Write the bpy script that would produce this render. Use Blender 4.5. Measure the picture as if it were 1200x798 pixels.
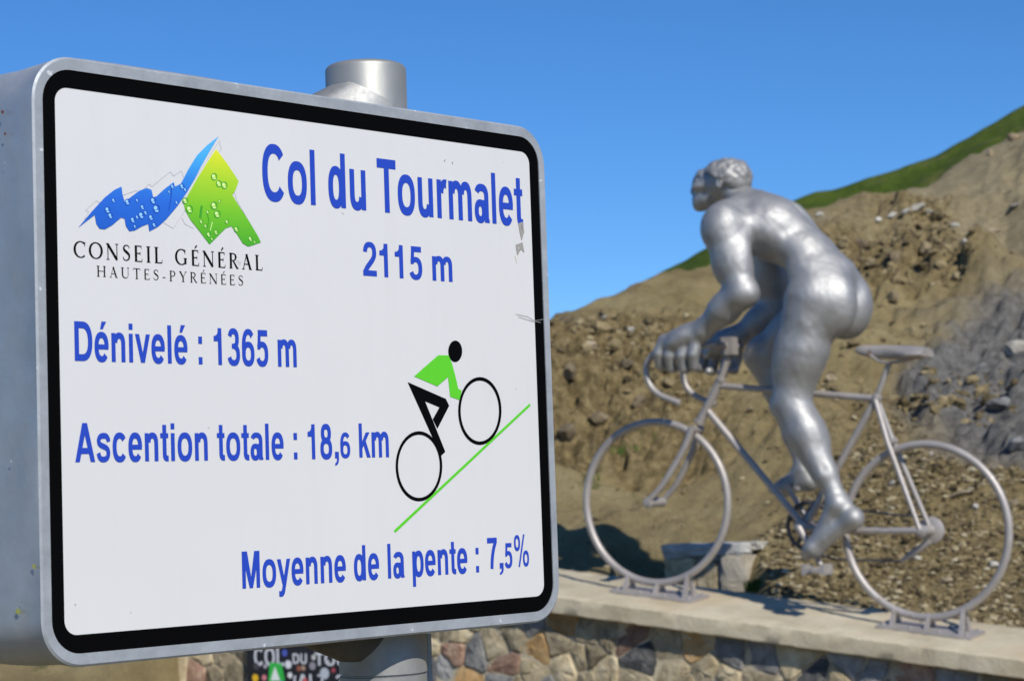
import bpy, math, random
import numpy as np, time
T0 = time.time()
from mathutils import Matrix, Vector
random.seed(7); rng = np.random.default_rng(7)
for o in list(bpy.data.objects): bpy.data.objects.remove(o)
S = bpy.context.scene; COL = S.collection
def A(*a): return np.array(a, float)
def unit(v): return v/np.linalg.norm(v)

# ------------------------------------------------------------ camera, sky, sun
PX = 2500.0                       # focal length in photo pixels (photo 1200 wide)
EYE = A(0, 0, 1.6)
RW = A([0.99940719753, -0.03442751115, 0.0],
       [0.00255684655, 0.07422351375, 0.99723835292],
       [-0.03433243451, -0.99664718757, 0.07426753973])   # camera (right, down, forward) -> world
cd = bpy.data.cameras.new('camera'); cam = bpy.data.objects.new('camera', cd); COL.objects.link(cam)
rgt, dwn, fwd = RW[:, 0], RW[:, 1], RW[:, 2]
cam.matrix_world = Matrix(((rgt[0], -dwn[0], -fwd[0], EYE[0]), (rgt[1], -dwn[1], -fwd[1], EYE[1]),
                           (rgt[2], -dwn[2], -fwd[2], EYE[2]), (0, 0, 0, 1)))
cd.sensor_width = 36; cd.lens = PX/1200*36; cd.clip_end = 3000; cd.clip_start = .05
cd.dof.use_dof = True; cd.dof.focus_distance = 2.5; cd.dof.aperture_fstop = 15
S.camera = cam
SUN_EL = math.radians(38.5); SUN_AZ = math.atan2(.435, -.90)         # azimuth from +Y towards +X
sdir = Vector((math.sin(SUN_AZ)*math.cos(SUN_EL), math.cos(SUN_AZ)*math.cos(SUN_EL), math.sin(SUN_EL)))
wd = bpy.data.worlds.new("World"); S.world = wd; wd.use_nodes = True
wn = wd.node_tree; sky = wn.nodes.new('ShaderNodeTexSky'); sky.sky_type = 'NISHITA'; sky.sun_disc = False
sky.sun_elevation = SUN_EL; sky.sun_rotation = SUN_AZ; sky.altitude = 2100
sky.air_density = 1.0; sky.dust_density = 0.0; sky.ozone_density = 10
bg = wn.nodes['Background']; bg.inputs[1].default_value = 0.120
hs = wn.nodes.new('ShaderNodeHueSaturation'); hs.inputs['Saturation'].default_value = 1.09
wn.links.new(sky.outputs[0], hs.inputs['Color']); wn.links.new(hs.outputs[0], bg.inputs[0])
sl = bpy.data.lights.new('sun', 'SUN'); sl.energy = 4.6; sl.angle = math.radians(.5); sl.color = (1, .955, .88)
so = bpy.data.objects.new('sun', sl); COL.objects.link(so); so.rotation_euler = sdir.to_track_quat('Z', 'Y').to_euler()
S.view_settings.view_transform = 'Standard'; S.view_settings.look = 'None'; S.view_settings.exposure = 0.0; S.view_settings.gamma = 1

# ------------------------------------------------------------ measuring: from the photo to metres in a vertical plane
def ray(px, py): return RW @ A((px-600)/PX, (py-399)/PX, 1)
class Plane:
    """vertical plane through org; ex horizontal unit axis, nn horizontal normal"""
    def __init__(s, org, ex, nn): s.o, s.e, s.n = org, ex, nn
    def loc(s, px, py, off=0.0):
        d = ray(px, py); o = s.o + s.n*off
        p = EYE + d*(np.dot(o-EYE, s.n)/np.dot(d, s.n)) - s.o
        return A(p @ s.e, off, p[2])
    def world(s, q): return s.o + s.e*q[0] + s.n*q[1] + A(0, 0, q[2])

# ------------------------------------------------------------ object helpers
def tag(o, label=None, cat=None, group=None, kind=None):
    for k, v in (('label', label), ('category', cat), ('group', group), ('kind', kind)):
        if v: o[k] = v
    return o
def empty(name, label=None, cat=None, group=None, mat=None):
    o = bpy.data.objects.new(name, None); COL.objects.link(o); o.empty_display_size = .2
    if mat is not None: o.matrix_world = mat
    return tag(o, label, cat, group)
def link(name, me, mat=None, parent=None, smooth=False):
    o = bpy.data.objects.new(name, me); COL.objects.link(o)
    if parent: o.parent = parent
    if mat is not None and len(me.materials) == 0: me.materials.append(mat)
    if smooth:
        me.polygons.foreach_set('use_smooth', [True]*len(me.polygons))
    me.update()
    return o
class MB:
    def __init__(s): s.v, s.f = [], []
    def add(s, v, f):
        b = len(s.v); s.v += [tuple(map(float, q)) for q in v]; s.f += [tuple(b+i for i in q) for q in f]; return s
    def box(s, c, h, rot=None):
        P = [A(x, y, z)*A(*h) for z in (-1, 1) for y in (-1, 1) for x in (-1, 1)]
        if rot is not None: P = [rot @ p for p in P]
        return s.add([p+A(*c) for p in P], [(0, 2, 3, 1), (4, 5, 7, 6), (0, 1, 5, 4), (2, 6, 7, 3), (0, 4, 6, 2), (1, 3, 7, 5)])
    def tube(s, pts, rad, n=14, closed=False, cap=True):
        P = [A(*p) for p in pts]; m = len(P)
        rad = [rad]*m if np.isscalar(rad) else list(rad)
        T = [unit(P[(i+1) % m]-P[i-1]) if (closed or 0 < i < m-1) else unit(P[min(i+1, m-1)]-P[max(i-1, 0)]) for i in range(m)]
        up = A(0, 1, 0) if abs(T[0][1]) < .9 else A(1, 0, 0)
        V = []
        u = unit(np.cross(T[0], up))
        for i in range(m):
            u = unit(u - T[i]*(u @ T[i])); w = np.cross(T[i], u)
            for k in range(n):
                a = 2*math.pi*k/n; V.append(P[i]+rad[i]*(math.cos(a)*u+math.sin(a)*w))
        F = []
        for i in range(m if closed else m-1):
            for k in range(n):
                a, b = i*n+k, i*n+(k+1) % n; c, d = ((i+1) % m)*n+(k+1) % n, ((i+1) % m)*n+k
                F.append((a, b, c, d))
        if not closed and cap:
            F.append(tuple(range(n))[::-1]); F.append(tuple((m-1)*n+k for k in range(n)))
        return s.add(V, F)
    def lathe(s, prof, c, ax, n=28):
        """prof: (radius, height along ax)"""
        ax = unit(A(*ax)); u = unit(np.cross(ax, A(0, 1, 0) if abs(ax[1]) < .9 else A(1, 0, 0))); w = np.cross(ax, u)
        V = []; m = len(prof)
        for r, h in prof:
            for k in range(n):
                a = 2*math.pi*k/n; V.append(A(*c)+ax*h+r*(math.cos(a)*u+math.sin(a)*w))
        F = [(i*n+k, i*n+(k+1) % n, (i+1)*n+(k+1) % n, (i+1)*n+k) for i in range(m-1) for k in range(n)]
        if prof[0][0] > 1e-6: F.append(tuple(range(n))[::-1])
        if prof[-1][0] > 1e-6: F.append(tuple((m-1)*n+k for k in range(n)))
        return s.add(V, F)
    def mesh(s, name):
        me = bpy.data.meshes.new(name); me.from_pydata(s.v, [], s.f); me.validate(); return me
    def build(s, name, mat, parent=None, smooth=False, auto=None):
        o = link(name, s.mesh(name), mat, parent, smooth or auto is not None)
        if auto is not None: sharp(o.data, auto)
        return o
def sharp(me, deg):
    me.update()
    import bmesh
    bm = bmesh.new(); bm.from_mesh(me); bmesh.ops.recalc_face_normals(bm, faces=bm.faces)
    for e in bm.edges:
        if len(e.link_faces) != 2 or e.calc_face_angle(0) > math.radians(deg): e.smooth = False
    bm.to_mesh(me); bm.free()
def smoothpath(pts, n=8):
    P = [A(*p) for p in pts]; P = [2*P[0]-P[1]]+P+[2*P[-1]-P[-2]]; out = []
    for i in range(1, len(P)-2):
        for k in range(n):
            t = k/n; a, b, c, d = P[i-1:i+3]
            out.append(.5*((2*b)+(c-a)*t+(2*a-5*b+4*c-d)*t*t+(3*b-a-3*c+d)*t**3))
    return out+[P[-2]]

# ------------------------------------------------------------ materials
class NT:
    def __init__(s, name):
        s.m = bpy.data.materials.new(name); s.m.use_nodes = True; s.t = s.m.node_tree; s.t.nodes.clear()
        s.out = s.n('ShaderNodeOutputMaterial'); s.b = s.n('ShaderNodeBsdfPrincipled'); s.l(s.b.outputs[0], s.out.inputs[0])
    def n(s, ty, **kw):
        x = s.t.nodes.new(ty)
        for k, v in kw.items(): setattr(x, k, v)
        return x
    def l(s, a, b): s.t.links.new(a, b)
    def coord(s, kind='Object', scale=None):
        tc = s.n('ShaderNodeTexCoord'); o = tc.outputs[kind]
        if scale:
            mp = s.n('ShaderNodeMapping'); mp.inputs['Scale'].default_value = scale; s.l(o, mp.inputs[0]); o = mp.outputs[0]
        return o
    def noise(s, sc, det=5, rough=.6, vec=None, dist=0):
        x = s.n('ShaderNodeTexNoise'); x.inputs['Scale'].default_value = sc; x.inputs['Detail'].default_value = det
        x.inputs['Roughness'].default_value = rough; x.inputs['Distortion'].default_value = dist
        if vec is not None: s.l(vec, x.inputs['Vector'])
        return x.outputs[0]
    def ramp(s, f, stops, mode='LINEAR'):
        r = s.n('ShaderNodeValToRGB'); r.color_ramp.interpolation = mode; e = r.color_ramp.elements
        while len(e) < len(stops): e.new(.5)
        for i, (p, c) in enumerate(stops):
            e[i].position = p; e[i].color = (c if len(c) == 4 else (*c, 1)) if not np.isscalar(c) else (c, c, c, 1)
        s.l(f, r.inputs[0]); return r.outputs[0]
    def mix(s, f, a, b, mode='MIX'):
        m = s.n('ShaderNodeMix', data_type='RGBA', blend_type=mode)
        for src, i in ((f, 0), (a, 6), (b, 7)):
            if hasattr(src, 'is_linked') or hasattr(src, 'links'): s.l(src, m.inputs[i])
            elif i == 0: m.inputs[0].default_value = src
            else: m.inputs[i].default_value = (*src, 1)
        return m.outputs[2]
    def bump(s, h, st=.3, dist=.01, prev=None):
        b = s.n('ShaderNodeBump'); b.inputs['Strength'].default_value = st; b.inputs['Distance'].default_value = dist
        s.l(h, b.inputs['Height'])
        if prev is not None: s.l(prev, b.inputs['Normal'])
        return b.outputs[0]
    def done(s, col=None, rough=None, metal=None, norm=None, spec=None):
        for v, k in ((col, 'Base Color'), (rough, 'Roughness'), (metal, 'Metallic'), (norm, 'Normal'), (spec, 'Specular IOR Level')):
            if v is None: continue
            if hasattr(v, 'links'): s.l(v, s.b.inputs[k])
            elif k == 'Base Color': s.b.inputs[k].default_value = (*v, 1)
            else: s.b.inputs[k].default_value = v
        return s.m
def plain(name, col, rough=.5, metal=0, spec=.5):
    return NT(name).done(col, rough, metal, spec=spec)

def metal_mat(name, c0, c1, r0, r1, metal, sc, bst, bdist, spots=None, stretch=None):
    t = NT(name); v = t.coord('Object', stretch)
    n1 = t.noise(sc, 6, .65, v); n2 = t.noise(sc*6, 4, .6, v)
    col = t.ramp(n1, [(.3, c0), (.7, c1)])
    if spots:
        sp = t.noise(spots[0], 3, .5, t.coord()); col = t.mix(t.ramp(sp, [(spots[1], 0.0), (spots[1]+.025, 1.0)]), col, spots[2])
    rr = t.ramp(n2, [(.3, r0), (.7, r1)])
    nb = t.bump(n1, bst, bdist); nb = t.bump(n2, bst*.6, bdist*.25, nb)
    return t.done(col, rr, metal, nb)
M = {}
M['statue'] = metal_mat('cast_aluminium_paint', (.35, .348, .342), (.44, .438, .43), .57, .67, .80, 9, .16, .010)
M['hair'] = metal_mat('hair_aluminium', (.27, .265, .255), (.38, .375, .36), .5, .65, .55, 20, .6, .012)
M['bike'] = metal_mat('bike_silver_paint', (.335, .305, .282), (.43, .395, .365), .42, .56, .35, 9, .2, .004, (14, .70, (.24, .17, .13)))
M['bike_dark'] = metal_mat('dark_steel', (.06, .06, .065), (.12, .115, .115), .4, .6, .6, 14, .3, .004)
M['frame'] = metal_mat('sign_frame_aluminium', (.38, .41, .43), (.54, .57, .60), .42, .60, .55, 7, .25, .006, (19, .735, (.62, .60, .50)))
M['lip'] = metal_mat('sign_lip_aluminium', (.32, .345, .365), (.44, .47, .495), .5, .65, .4, 30, .4, .0012, (60, .70, (.72, .74, .75)))
M['post'] = metal_mat('post_aluminium', (.33, .33, .305), (.43, .425, .395), .46, .58, .6, 12, .15, .003, (26, .73, (.45, .42, .28)), (1, 1, .35))
M['casting'] = metal_mat('bracket_casting', (.28, .28, .27), (.38, .38, .365), .45, .6, .5, 18, .35, .003, (22, .70, (.55, .53, .38)))
M['casting_shade'] = metal_mat('shadowed_casting', (.07, .07, .068), (.13, .13, .125), .5, .7, .4, 18, .35, .003)  # same casting metal, with the shade under the sign box put into its colour
t = NT('white_sign_face'); v = t.coord(); n = t.noise(3, 3, .5, v); sp = t.noise(85, 2, .4, v)
c = t.ramp(n, [(.3, (.61, .612, .61)), (.7, (.64, .64, .635))]); c = t.mix(t.ramp(sp, [(.80, 0.0), (.82, .55)]), c, (.42, .40, .38))
dr = t.noise(3, 5, .7, t.coord('Object', (14, 14, 1.3))); c = t.mix(t.ramp(dr, [(.50, 0.0), (.80, .12)]), c, (.50, .495, .47))
M['white'] = t.done(c, .32, 0, t.bump(t.noise(9, 2, .5, v), .04, .002))
M['black'] = NT('black_vinyl').done((.0018, .0018, .002), .6, spec=.04)
M['blue'] = plain('blue_vinyl', (.016, .056, .44), .4)
M['green'] = plain('green_vinyl', (.10, .56, .02), .4)
M['ink'] = plain('black_ink', (.002, .002, .0025), .6, spec=.05)
M['grey_ink'] = plain('grey_ink', (.42, .43, .46), .5)
M['chip'] = plain('worn_chip', (.30, .29, .27), .7)
M['scuff'] = plain('pale_scuff', (.62, .60, .56), .7)

t = NT('coping_concrete'); v = t.coord()
a = t.noise(2.2, 6, .65, v); b = t.noise(26, 5, .7, v); c = t.noise(.9, 4, .6, v)
col = t.ramp(a, [(.28, (.36, .305, .205)), (.5, (.49, .43, .305)), (.72, (.58, .52, .385))])
col = t.mix(t.ramp(c, [(.52, 0.0), (.68, .55)]), col, (.47, .36, .22))
col = t.mix(t.ramp(b, [(.60, 0.0), (.75, .45)]), col, (.22, .205, .18))
M['coping'] = t.done(col, .9, 0, t.bump(b, .6, .012), .2)
t = NT('mortar'); v = t.coord(); a = t.noise(6, 6, .7, v); b = t.noise(40, 4, .7, v)
M['mortar'] = t.done(t.ramp(a, [(.3, (.34, .285, .19)), (.7, (.62, .54, .39))]), .95, 0, t.bump(b, .8, .02), .2)
def stone_mat(name, c0, c1, c2):
    t = NT(name); v = t.coord()
    oi = t.n('ShaderNodeObjectInfo'); ad = t.n('ShaderNodeVectorMath', operation='ADD'); t.l(v, ad.inputs[0]); t.l(oi.outputs['Location'], ad.inputs[1])
    a = t.noise(9, 7, .7, ad.outputs[0], .6); b = t.noise(45, 5, .7, ad.outputs[0])
    col = t.ramp(a, [(.28, c0), (.5, c1), (.72, c2)])
    br = t.n('ShaderNodeHueSaturation'); t.l(col, br.inputs['Color'])
    mr = t.n('ShaderNodeMapRange'); t.l(oi.outputs['Random'], mr.inputs[0]); mr.inputs[3].default_value = .7; mr.inputs[4].default_value = 1.3; t.l(mr.outputs[0], br.inputs['Value'])
    nb = t.bump(a, .9, .03); return t.done(br.outputs[0], .85, 0, t.bump(b, .6, .01, nb), .3)
STN = [stone_mat('stone_greybrown', (.12, .098, .058), (.29, .24, .155), (.48, .415, .285)),
       stone_mat('stone_slate', (.04, .04, .042), (.11, .108, .106), (.27, .26, .24)),
       stone_mat('stone_ochre', (.24, .13, .05), (.42, .26, .11), (.54, .41, .23)),
       stone_mat('stone_tan', (.28, .22, .12), (.45, .37, .23), (.60, .52, .36)),
       stone_mat('stone_maroon', (.16, .09, .06), (.31, .19, .13), (.44, .33, .24)),
       stone_mat('stone_bluegrey', (.13, .128, .12), (.26, .255, .24), (.42, .405, .37))]
STW = [.36, .13, .06, .24, .07, .14]
M['paleblock'] = stone_mat('pale_block_stone', (.40, .34, .25), (.52, .46, .36), (.60, .55, .46))
M['white_concrete'] = stone_mat('weathered_white_concrete', (.26, .255, .235), (.56, .555, .52), (.74, .73, .68))
M['rock_pale'] = stone_mat('pale_rock', (.26, .24, .20), (.40, .375, .32), (.54, .51, .46))
M['rock_tan'] = stone_mat('tan_rock', (.22, .17, .10), (.36, .29, .19), (.48, .41, .29))
M['rock_grey'] = stone_mat('grey_rock', (.06, .06, .06), (.15, .148, .145), (.27, .265, .255))
M['rock_dark'] = stone_mat('dark_rock', (.10, .078, .05), (.20, .155, .092), (.32, .26, .16))

# earth: colour regions come from a mask attribute, relief from geometry and noise
t = NT('earth'); v = t.coord(); at = t.n('ShaderNodeAttribute', attribute_name='zones'); sx = t.n('ShaderNodeSeparateColor'); t.l(at.outputs['Color'], sx.inputs[0])
a = t.noise(1.1, 7, .68, v, .4); b = t.noise(9, 6, .7, v); c = t.noise(45, 4, .7, v)
col = t.ramp(a, [(.25, (.185, .14, .064)), (.5, (.325, .256, .124)), (.75, (.45, .368, .195))])
clod = t.ramp(b, [(.28, (.045, .032, .015)), (.5, (.24, .18, .084)), (.72, (.46, .365, .185))])
shale = t.ramp(b, [(.25, (.075, .074, .071)), (.5, (.19, .186, .176)), (.75, (.34, .33, .31))])
chalk = t.ramp(b, [(.25, (.235, .19, .108)), (.55, (.38, .32, .20)), (.75, (.51, .45, .31))])
col = t.mix(sx.outputs[0], col, clod); col = t.mix(sx.outputs[1], col, shale); col = t.mix(sx.outputs[2], col, chalk)
col = t.mix(t.ramp(b, [(.62, 0.0), (.74, .5)]), col, (.10, .075, .045))
col = t.mix(t.ramp(c, [(.64, 0.0), (.72, .7)]), col, (.44, .385, .28))
gr = t.noise(2.7, 5, .7, v); g1 = t.ramp(gr, [(.60, 0.0), (.68, 1.0)]); gm = t.mix(1.0, g1, at.outputs['Alpha'], 'MULTIPLY')
col = t.mix(gm, col, (.07, .10, .02))
nb = t.bump(b, 1, .08); M['earth'] = t.done(col, .95, 0, t.bump(c, .9, .035, nb), .15)
t = NT('hill_grass'); v = t.coord(); a = t.noise(.22, 7, .7, v); b = t.noise(1.4, 6, .75, v)
col = t.ramp(a, [(.3, (.045, .078, .010)), (.5, (.085, .130, .014)), (.7, (.14, .17, .028))])
col = t.mix(t.ramp(b, [(.55, 0.0), (.72, .7)]), col, (.022, .040, .008)); dry = t.noise(.5, 5, .75, v); col = t.mix(t.ramp(dry, [(.52, 0.0), (.66, .75)]), col, (.20, .17, .075)); M['grass'] = t.done(col, .95, 0, t.bump(b, 1, .35), .1)
M['blade'] = stone_mat('grass_blade', (.04, .10, .012), (.08, .16, .02), (.14, .22, .05))
t = NT('gravel'); at = t.n('ShaderNodeAttribute', attribute_name='tone')
col = t.ramp(at.outputs['Fac'], [(0, (.05, .038, .02)), (.35, (.14, .108, .055)), (.65, (.25, .198, .105)), (.88, (.37, .315, .20)), (1, (.44, .40, .31))])
M['gravel'] = t.done(col, .9, 0, t.bump(t.noise(60, 4, .7, t.coord()), .5, .006), .25)

# ------------------------------------------------------------ numpy noise
def _h(i, j, k):
    n = (i.astype(np.int64)*374761393 + j.astype(np.int64)*668265263 + k*1274126177) & 0xffffffff
    n = ((n ^ (n >> 13))*1274126177) & 0xffffffff
    return ((n ^ (n >> 16)) & 0xffff)/65535.0
def vnoise(x, y, k=0):
    i, j = np.floor(x), np.floor(y); fx, fy = x-i, y-j; fx = fx*fx*fx*(fx*(fx*6-15)+10); fy = fy*fy*fy*(fy*(fy*6-15)+10)
    return ((_h(i, j, k)*(1-fx)+_h(i+1, j, k)*fx)*(1-fy)+(_h(i, j+1, k)*(1-fx)+_h(i+1, j+1, k)*fx)*fy)*2-1
def fbm(x, y, o=5, g=.5, k=0):
    r = 0; a = 1
    for q in range(o):
        r = r+a*vnoise(x, y, k+q*17); x, y = x*1.97*.8+y*1.97*.6+3.1, -x*1.97*.6+y*1.97*.8+1.7; a *= g
    return r
def cell(x, y, k=0):
    i, j = np.floor(x), np.floor(y); best = np.full(x.shape, 9.0)
    for a in (-1, 0, 1):
        for b in (-1, 0, 1):
            px = i+a+_h(i+a, j+b, k); py = j+b+_h(i+a, j+b, k+7)
            best = np.minimum(best, (px-x)**2+(py-y)**2)
    return np.sqrt(best)
def sstep(a, b, x): t = np.clip((x-a)/(b-a), 0, 1); return t*t*(3-2*t)

# ------------------------------------------------------------ the bicycle's plane: origin under the rear wheel
YAW = math.radians(32.1)
BE = A(-math.cos(YAW), math.sin(YAW), 0); BN = A(-math.sin(YAW), -math.cos(YAW), 0)     # forward, towards viewer
BO = A(2.70326, 14.24165, 0.7006)
BP = Plane(BO, BE, BN); SL = .1213
BMAT = Matrix(((BE[0], BN[0], 0, BO[0]), (BE[1], BN[1], 0, BO[1]), (0, 0, 1, BO[2]), (0, 0, 0, 1)))
L = BP.loc
def cop_z(s): return -.062+SL*s                          # top of the coping at w = 0, local
CT = .085                                                # its fall towards the viewer
WALL_END = 6.35

# ------------------------------------------------------------ terrain
CREST = A([-900, 640], [0, 540], [300, 470], [500, 415], [600, 385], [645, 368], [700, 350], [757, 330], [827, 315], [900, 277], [957, 248], [1013, 235],
          [1107, 203], [1144, 180], [1200, 149], [1300, 105], [1500, 40], [2000, -90], [3000, -200])
RC = A([-900, 24], [300, 21], [645, 24], [827, 27], [1000, 33], [1200, 40], [2000, 46])
def hor(u): return 605.96-.03445*u
def uang(x, y): return 600+PX*np.tan(np.clip(np.arctan2(x, np.maximum(y, .01)), -1.0, .85))
def ground(s, w, detail=True):
    """local ground height at (s, w) of the wall frame"""
    x = BO[0]+BE[0]*s+BN[0]*w; y = BO[1]+BE[1]*s+BN[1]*w
    u = uang(x, y); rc = np.interp(u, RC[:, 0], RC[:, 1])
    zc = 1.6+(hor(u)-np.interp(u, CREST[:, 0], CREST[:, 1]))/PX*rc-BO[2]
    cx, cy = (u-600)/PX*rc, rc
    dc = np.maximum(-((cx-BO[0])*BN[0]+(cy-BO[1])*BN[1])-.5, 4)
    d = -w-.5
    zb = cop_z(np.clip(s, -14, 9))+CT*.5-.06
    tt = d/dc; ti = np.clip(tt, 0, 1)
    z = zb+(zc-zb)*(ti**1.06)
    z = np.where(tt > 1, zc-.16*(d-dc)-.004*np.minimum(d-dc, 30)**2, z)
    z = np.maximum(z, -8)
    zones = np.zeros(np.shape(s)+(4,))
    py = hor(u)-(z+BO[2]-1.6)/np.maximum(y, 1)*PX           # rough picture of where on the hill we are
    uu, vv = u+14*fbm(x*.7, y*.7, 3, k=3)*3, py+10*fbm(x*.7, y*.7, 3, k=9)*3
    clod = sstep(900, 800, uu)*sstep(540, 515, vv)*sstep(355, 385, vv)
    crag = np.exp(-(((uu-1040)/80)**4+((vv-298)/62)**4))
    shale = sstep(1030, 1120, uu+(.45*(vv-480)))*sstep(325, 380, vv)*sstep(600, 540, vv)*.95
    chalk = sstep(930, 1010, uu)*sstep(350, 270, vv-.08*(uu-1000))*(1-crag)*.8
    smooth = sstep(905, 840, uu)*sstep(525, 545, vv)
    grav = sstep(860, 930, uu)*sstep(470, 520, vv)*.75
    zones[..., 0] = np.clip(np.maximum(clod+crag, grav*.95), 0, 1); zones[..., 1] = shale; zones[..., 2] = np.clip(chalk+.10*smooth, 0, 1)
    back = sstep(0, .6, d)
    zones[..., 3] = sstep(880, 760, uu)*sstep(470, 500, vv)*sstep(600, 560, vv)*.9
    fade = np.exp(-np.maximum(y-60, 0)/40)
    rel = .30*fbm(x*.28, y*.28, 4, k=1)+.045*fbm(x*1.9, y*1.9, 5, .6, k=2)*(1-.7*smooth)
    if detail:
        wx, wy = x+.10*fbm(x*3, y*3, 3, k=31), y+.12*fbm(x*3, y*3, 3, k=33)
        lump = (.55-cell(wx*2.6, wy*1.7, 5))+.8*(.5-cell(wx*5.3, wy*3.9, 8))+.42*(.5-cell(wx*11.5, wy*9, 18))+.35*fbm(x*4, y*4, 4, .6, k=40)
        lump = np.clip(lump, -.75, .55)
        rel = rel+(clod*.30+crag*.36)*lump+crag*.22
        rel = rel+(.06+.14*shale)*(.5-cell(wx*4.5, wy*3.3, 4))*(1-.8*smooth)+(.04+.05*shale)*(.5-cell(wx*10, wy*8, 14))*(1-.85*smooth)+.014*fbm(x*11, y*11, 3, k=6)
        rel = rel-.25*clod*sstep(505, 530, vv)
        rel = rel+.075*fbm((s+w*.35)*2.6, w*.33, 4, .6, k=51)*(1-.6*clod)*sstep(1.5, 5, d)
        rel = rel+.10*sstep(.5, .9, fbm(x*.9+y*.35, y*.9-x*.3, 3, k=12))
    z = z+rel*np.minimum(back, 1)*sstep(0, 2.5, d)*fade*(1-.62*sstep(.75, .99, tt))*np.where(tt > 1.0, np.clip(1.5-tt*.5, 0, 1), 1)
    z = z+.012*fbm(x*5, y*5, 3, k=4)*back
    qq = s+(w+.5)*.62
    z = z-.30*sstep(1.30, 1.6, qq)*sstep(2.75, 2.45, qq)*sstep(-1.8, -1.5, w)
    zf = -BO[2]+.0+.44*sstep(4.6, 7.6, s)+.02*fbm(x*.8, y*.8, 4, k=2)+.012*fbm(x*6, y*6, 3)
    stp = sstep(.2, -.25, w); blend = sstep(1.6, -.6, w)
    f = np.where(s < WALL_END-.15, stp, blend)
    zones[..., 3] = np.maximum(zones[..., 3], (w > .2)*.8)
    return zf*(1-f)+z*f, zones
def axis(parts):
    out = []
    for a, b, st in parts: out += list(np.arange(a, b, st))
    return A(*out)
def geom(a, b, st0, g):
    out = [a]; st = st0
    while out[-1] < b: out.append(out[-1]+st); st *= g
    return out
sa = A(*sorted(set([round(-q, 4) for q in geom(19, 160, .4, 1.12)]+list(np.round(np.arange(-19, -4, .045), 4))+list(np.round(np.arange(-4, 6.6, .03), 4))+[round(q, 4) for q in geom(6.6, 160, .05, 1.09)])))
wa = A(*([-q for q in geom(.3, 26, .022, 1.0055)][::-1]+list(np.arange(-.28, .5, .04))+geom(.5, 160, .06, 1.10)))
wa = np.concatenate([A(*[-q for q in geom(26.5, 260, .5, 1.10)][::-1]), wa]); wa = np.unique(np.round(wa, 5))
SS, WW = np.meshgrid(sa, wa, indexing='ij')
ZZ, ZN = ground(SS, WW)
def grid_mesh(name, X, Y, Z, zones=None):
    nx, ny = X.shape; me = bpy.data.meshes.new(name)
    co = np.stack([X, Y, Z], -1).reshape(-1, 3).astype(np.float32)
    i = np.arange(nx*ny).reshape(nx, ny); q = np.stack([i[:-1, :-1], i[1:, :-1], i[1:, 1:], i[:-1, 1:]], -1).reshape(-1, 4)
    fill(me, co, q)
    if zones is not None:
        at = me.attributes.new('zones', 'FLOAT_COLOR', 'POINT'); at.data.foreach_set('color', zones.reshape(-1).astype(np.float32))
    return me
def fill(me, co, q):
    nf = len(q); k = q.shape[1]
    me.vertices.add(len(co)); me.vertices.foreach_set('co', np.ascontiguousarray(co, np.float32).reshape(-1))
    me.loops.add(nf*k); me.loops.foreach_set('vertex_index', np.ascontiguousarray(q, np.int32).reshape(-1))
    me.polygons.add(nf); me.polygons.foreach_set('loop_start', np.arange(0, nf*k, k, dtype=np.int32))
    me.polygons.foreach_set('use_smooth', np.ones(nf, bool)); me.update(calc_edges=True); me.validate()
print('terrain grid', SS.shape)
me = grid_mesh('hillside', BO[0]+BE[0]*SS+BN[0]*WW, BO[1]+BE[1]*SS+BN[1]*WW, BO[2]+ZZ, ZN)
o = link('hillside', me, M['earth']); tag(o, kind='structure')

# the grassy mountain shoulder behind
GT = A([-1500, 700], [300, 560], [600, 400], [700, 352], [757, 328], [827, 291], [880, 262], [929, 237], [965, 222], [1013, 210], [1050, 197], [1107, 177], [1150, 155], [1200, 126], [1260, 100], [1400, 70], [2000, -40], [3500, -40])
ua = np.concatenate([np.arange(-1500, 600, 20), np.arange(600, 1300, 3.0), np.arange(1300, 2400, 12)]); ra = A(*geom(48, 95, .5, 1.01), *geom(96, 400, 3, 1.1))
UU, RR = np.meshgrid(ua, ra, indexing='ij')
zc = 1.6+(hor(UU)-np.interp(UU, GT[:, 0], GT[:, 1])+1.6*fbm(UU/45, UU*0, 3))/PX*84
GX = (UU-600)/PX*RR; GY = RR
GZ = np.where(RR < 84, zc+(RR-84)*.30, zc-(RR-84)*.22)+(.35*fbm(GX*.12, GY*.12, 3)+.25*fbm(GX*.7, GY*.7, 3, .6))*np.clip(np.abs(RR-84)/14+.12, 0, 1)
GZ = np.maximum(GZ, -9)
o = link('grassy_hill', grid_mesh('grassy_hill', GX, GY, GZ), M['grass']); tag(o, kind='structure')
# far ground out to the horizon, below everything
o = MB().add([(-2500, -2500, -9.5), (2500, -2500, -9.5), (2500, 2500, -9.5), (-2500, 2500, -9.5)], [(0, 1, 2, 3)]).build('valley_ground', M['grass']); tag(o, kind='structure')

def at_ground(px, py):
    d = ray(px, py); tt = np.arange(13.2, 60, .025); p = EYE+tt[:, None]*d; q = p-BO; sv, wv = q @ BE, q @ BN
    g, _ = ground(sv, wv); hit = np.argwhere((wv < 0) & (q[:, 2] < g))
    if not len(hit): return None, None
    k = hit[0, 0]; return A(p[k, 0], p[k, 1], BO[2]+g[k]), tt[k]

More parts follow.
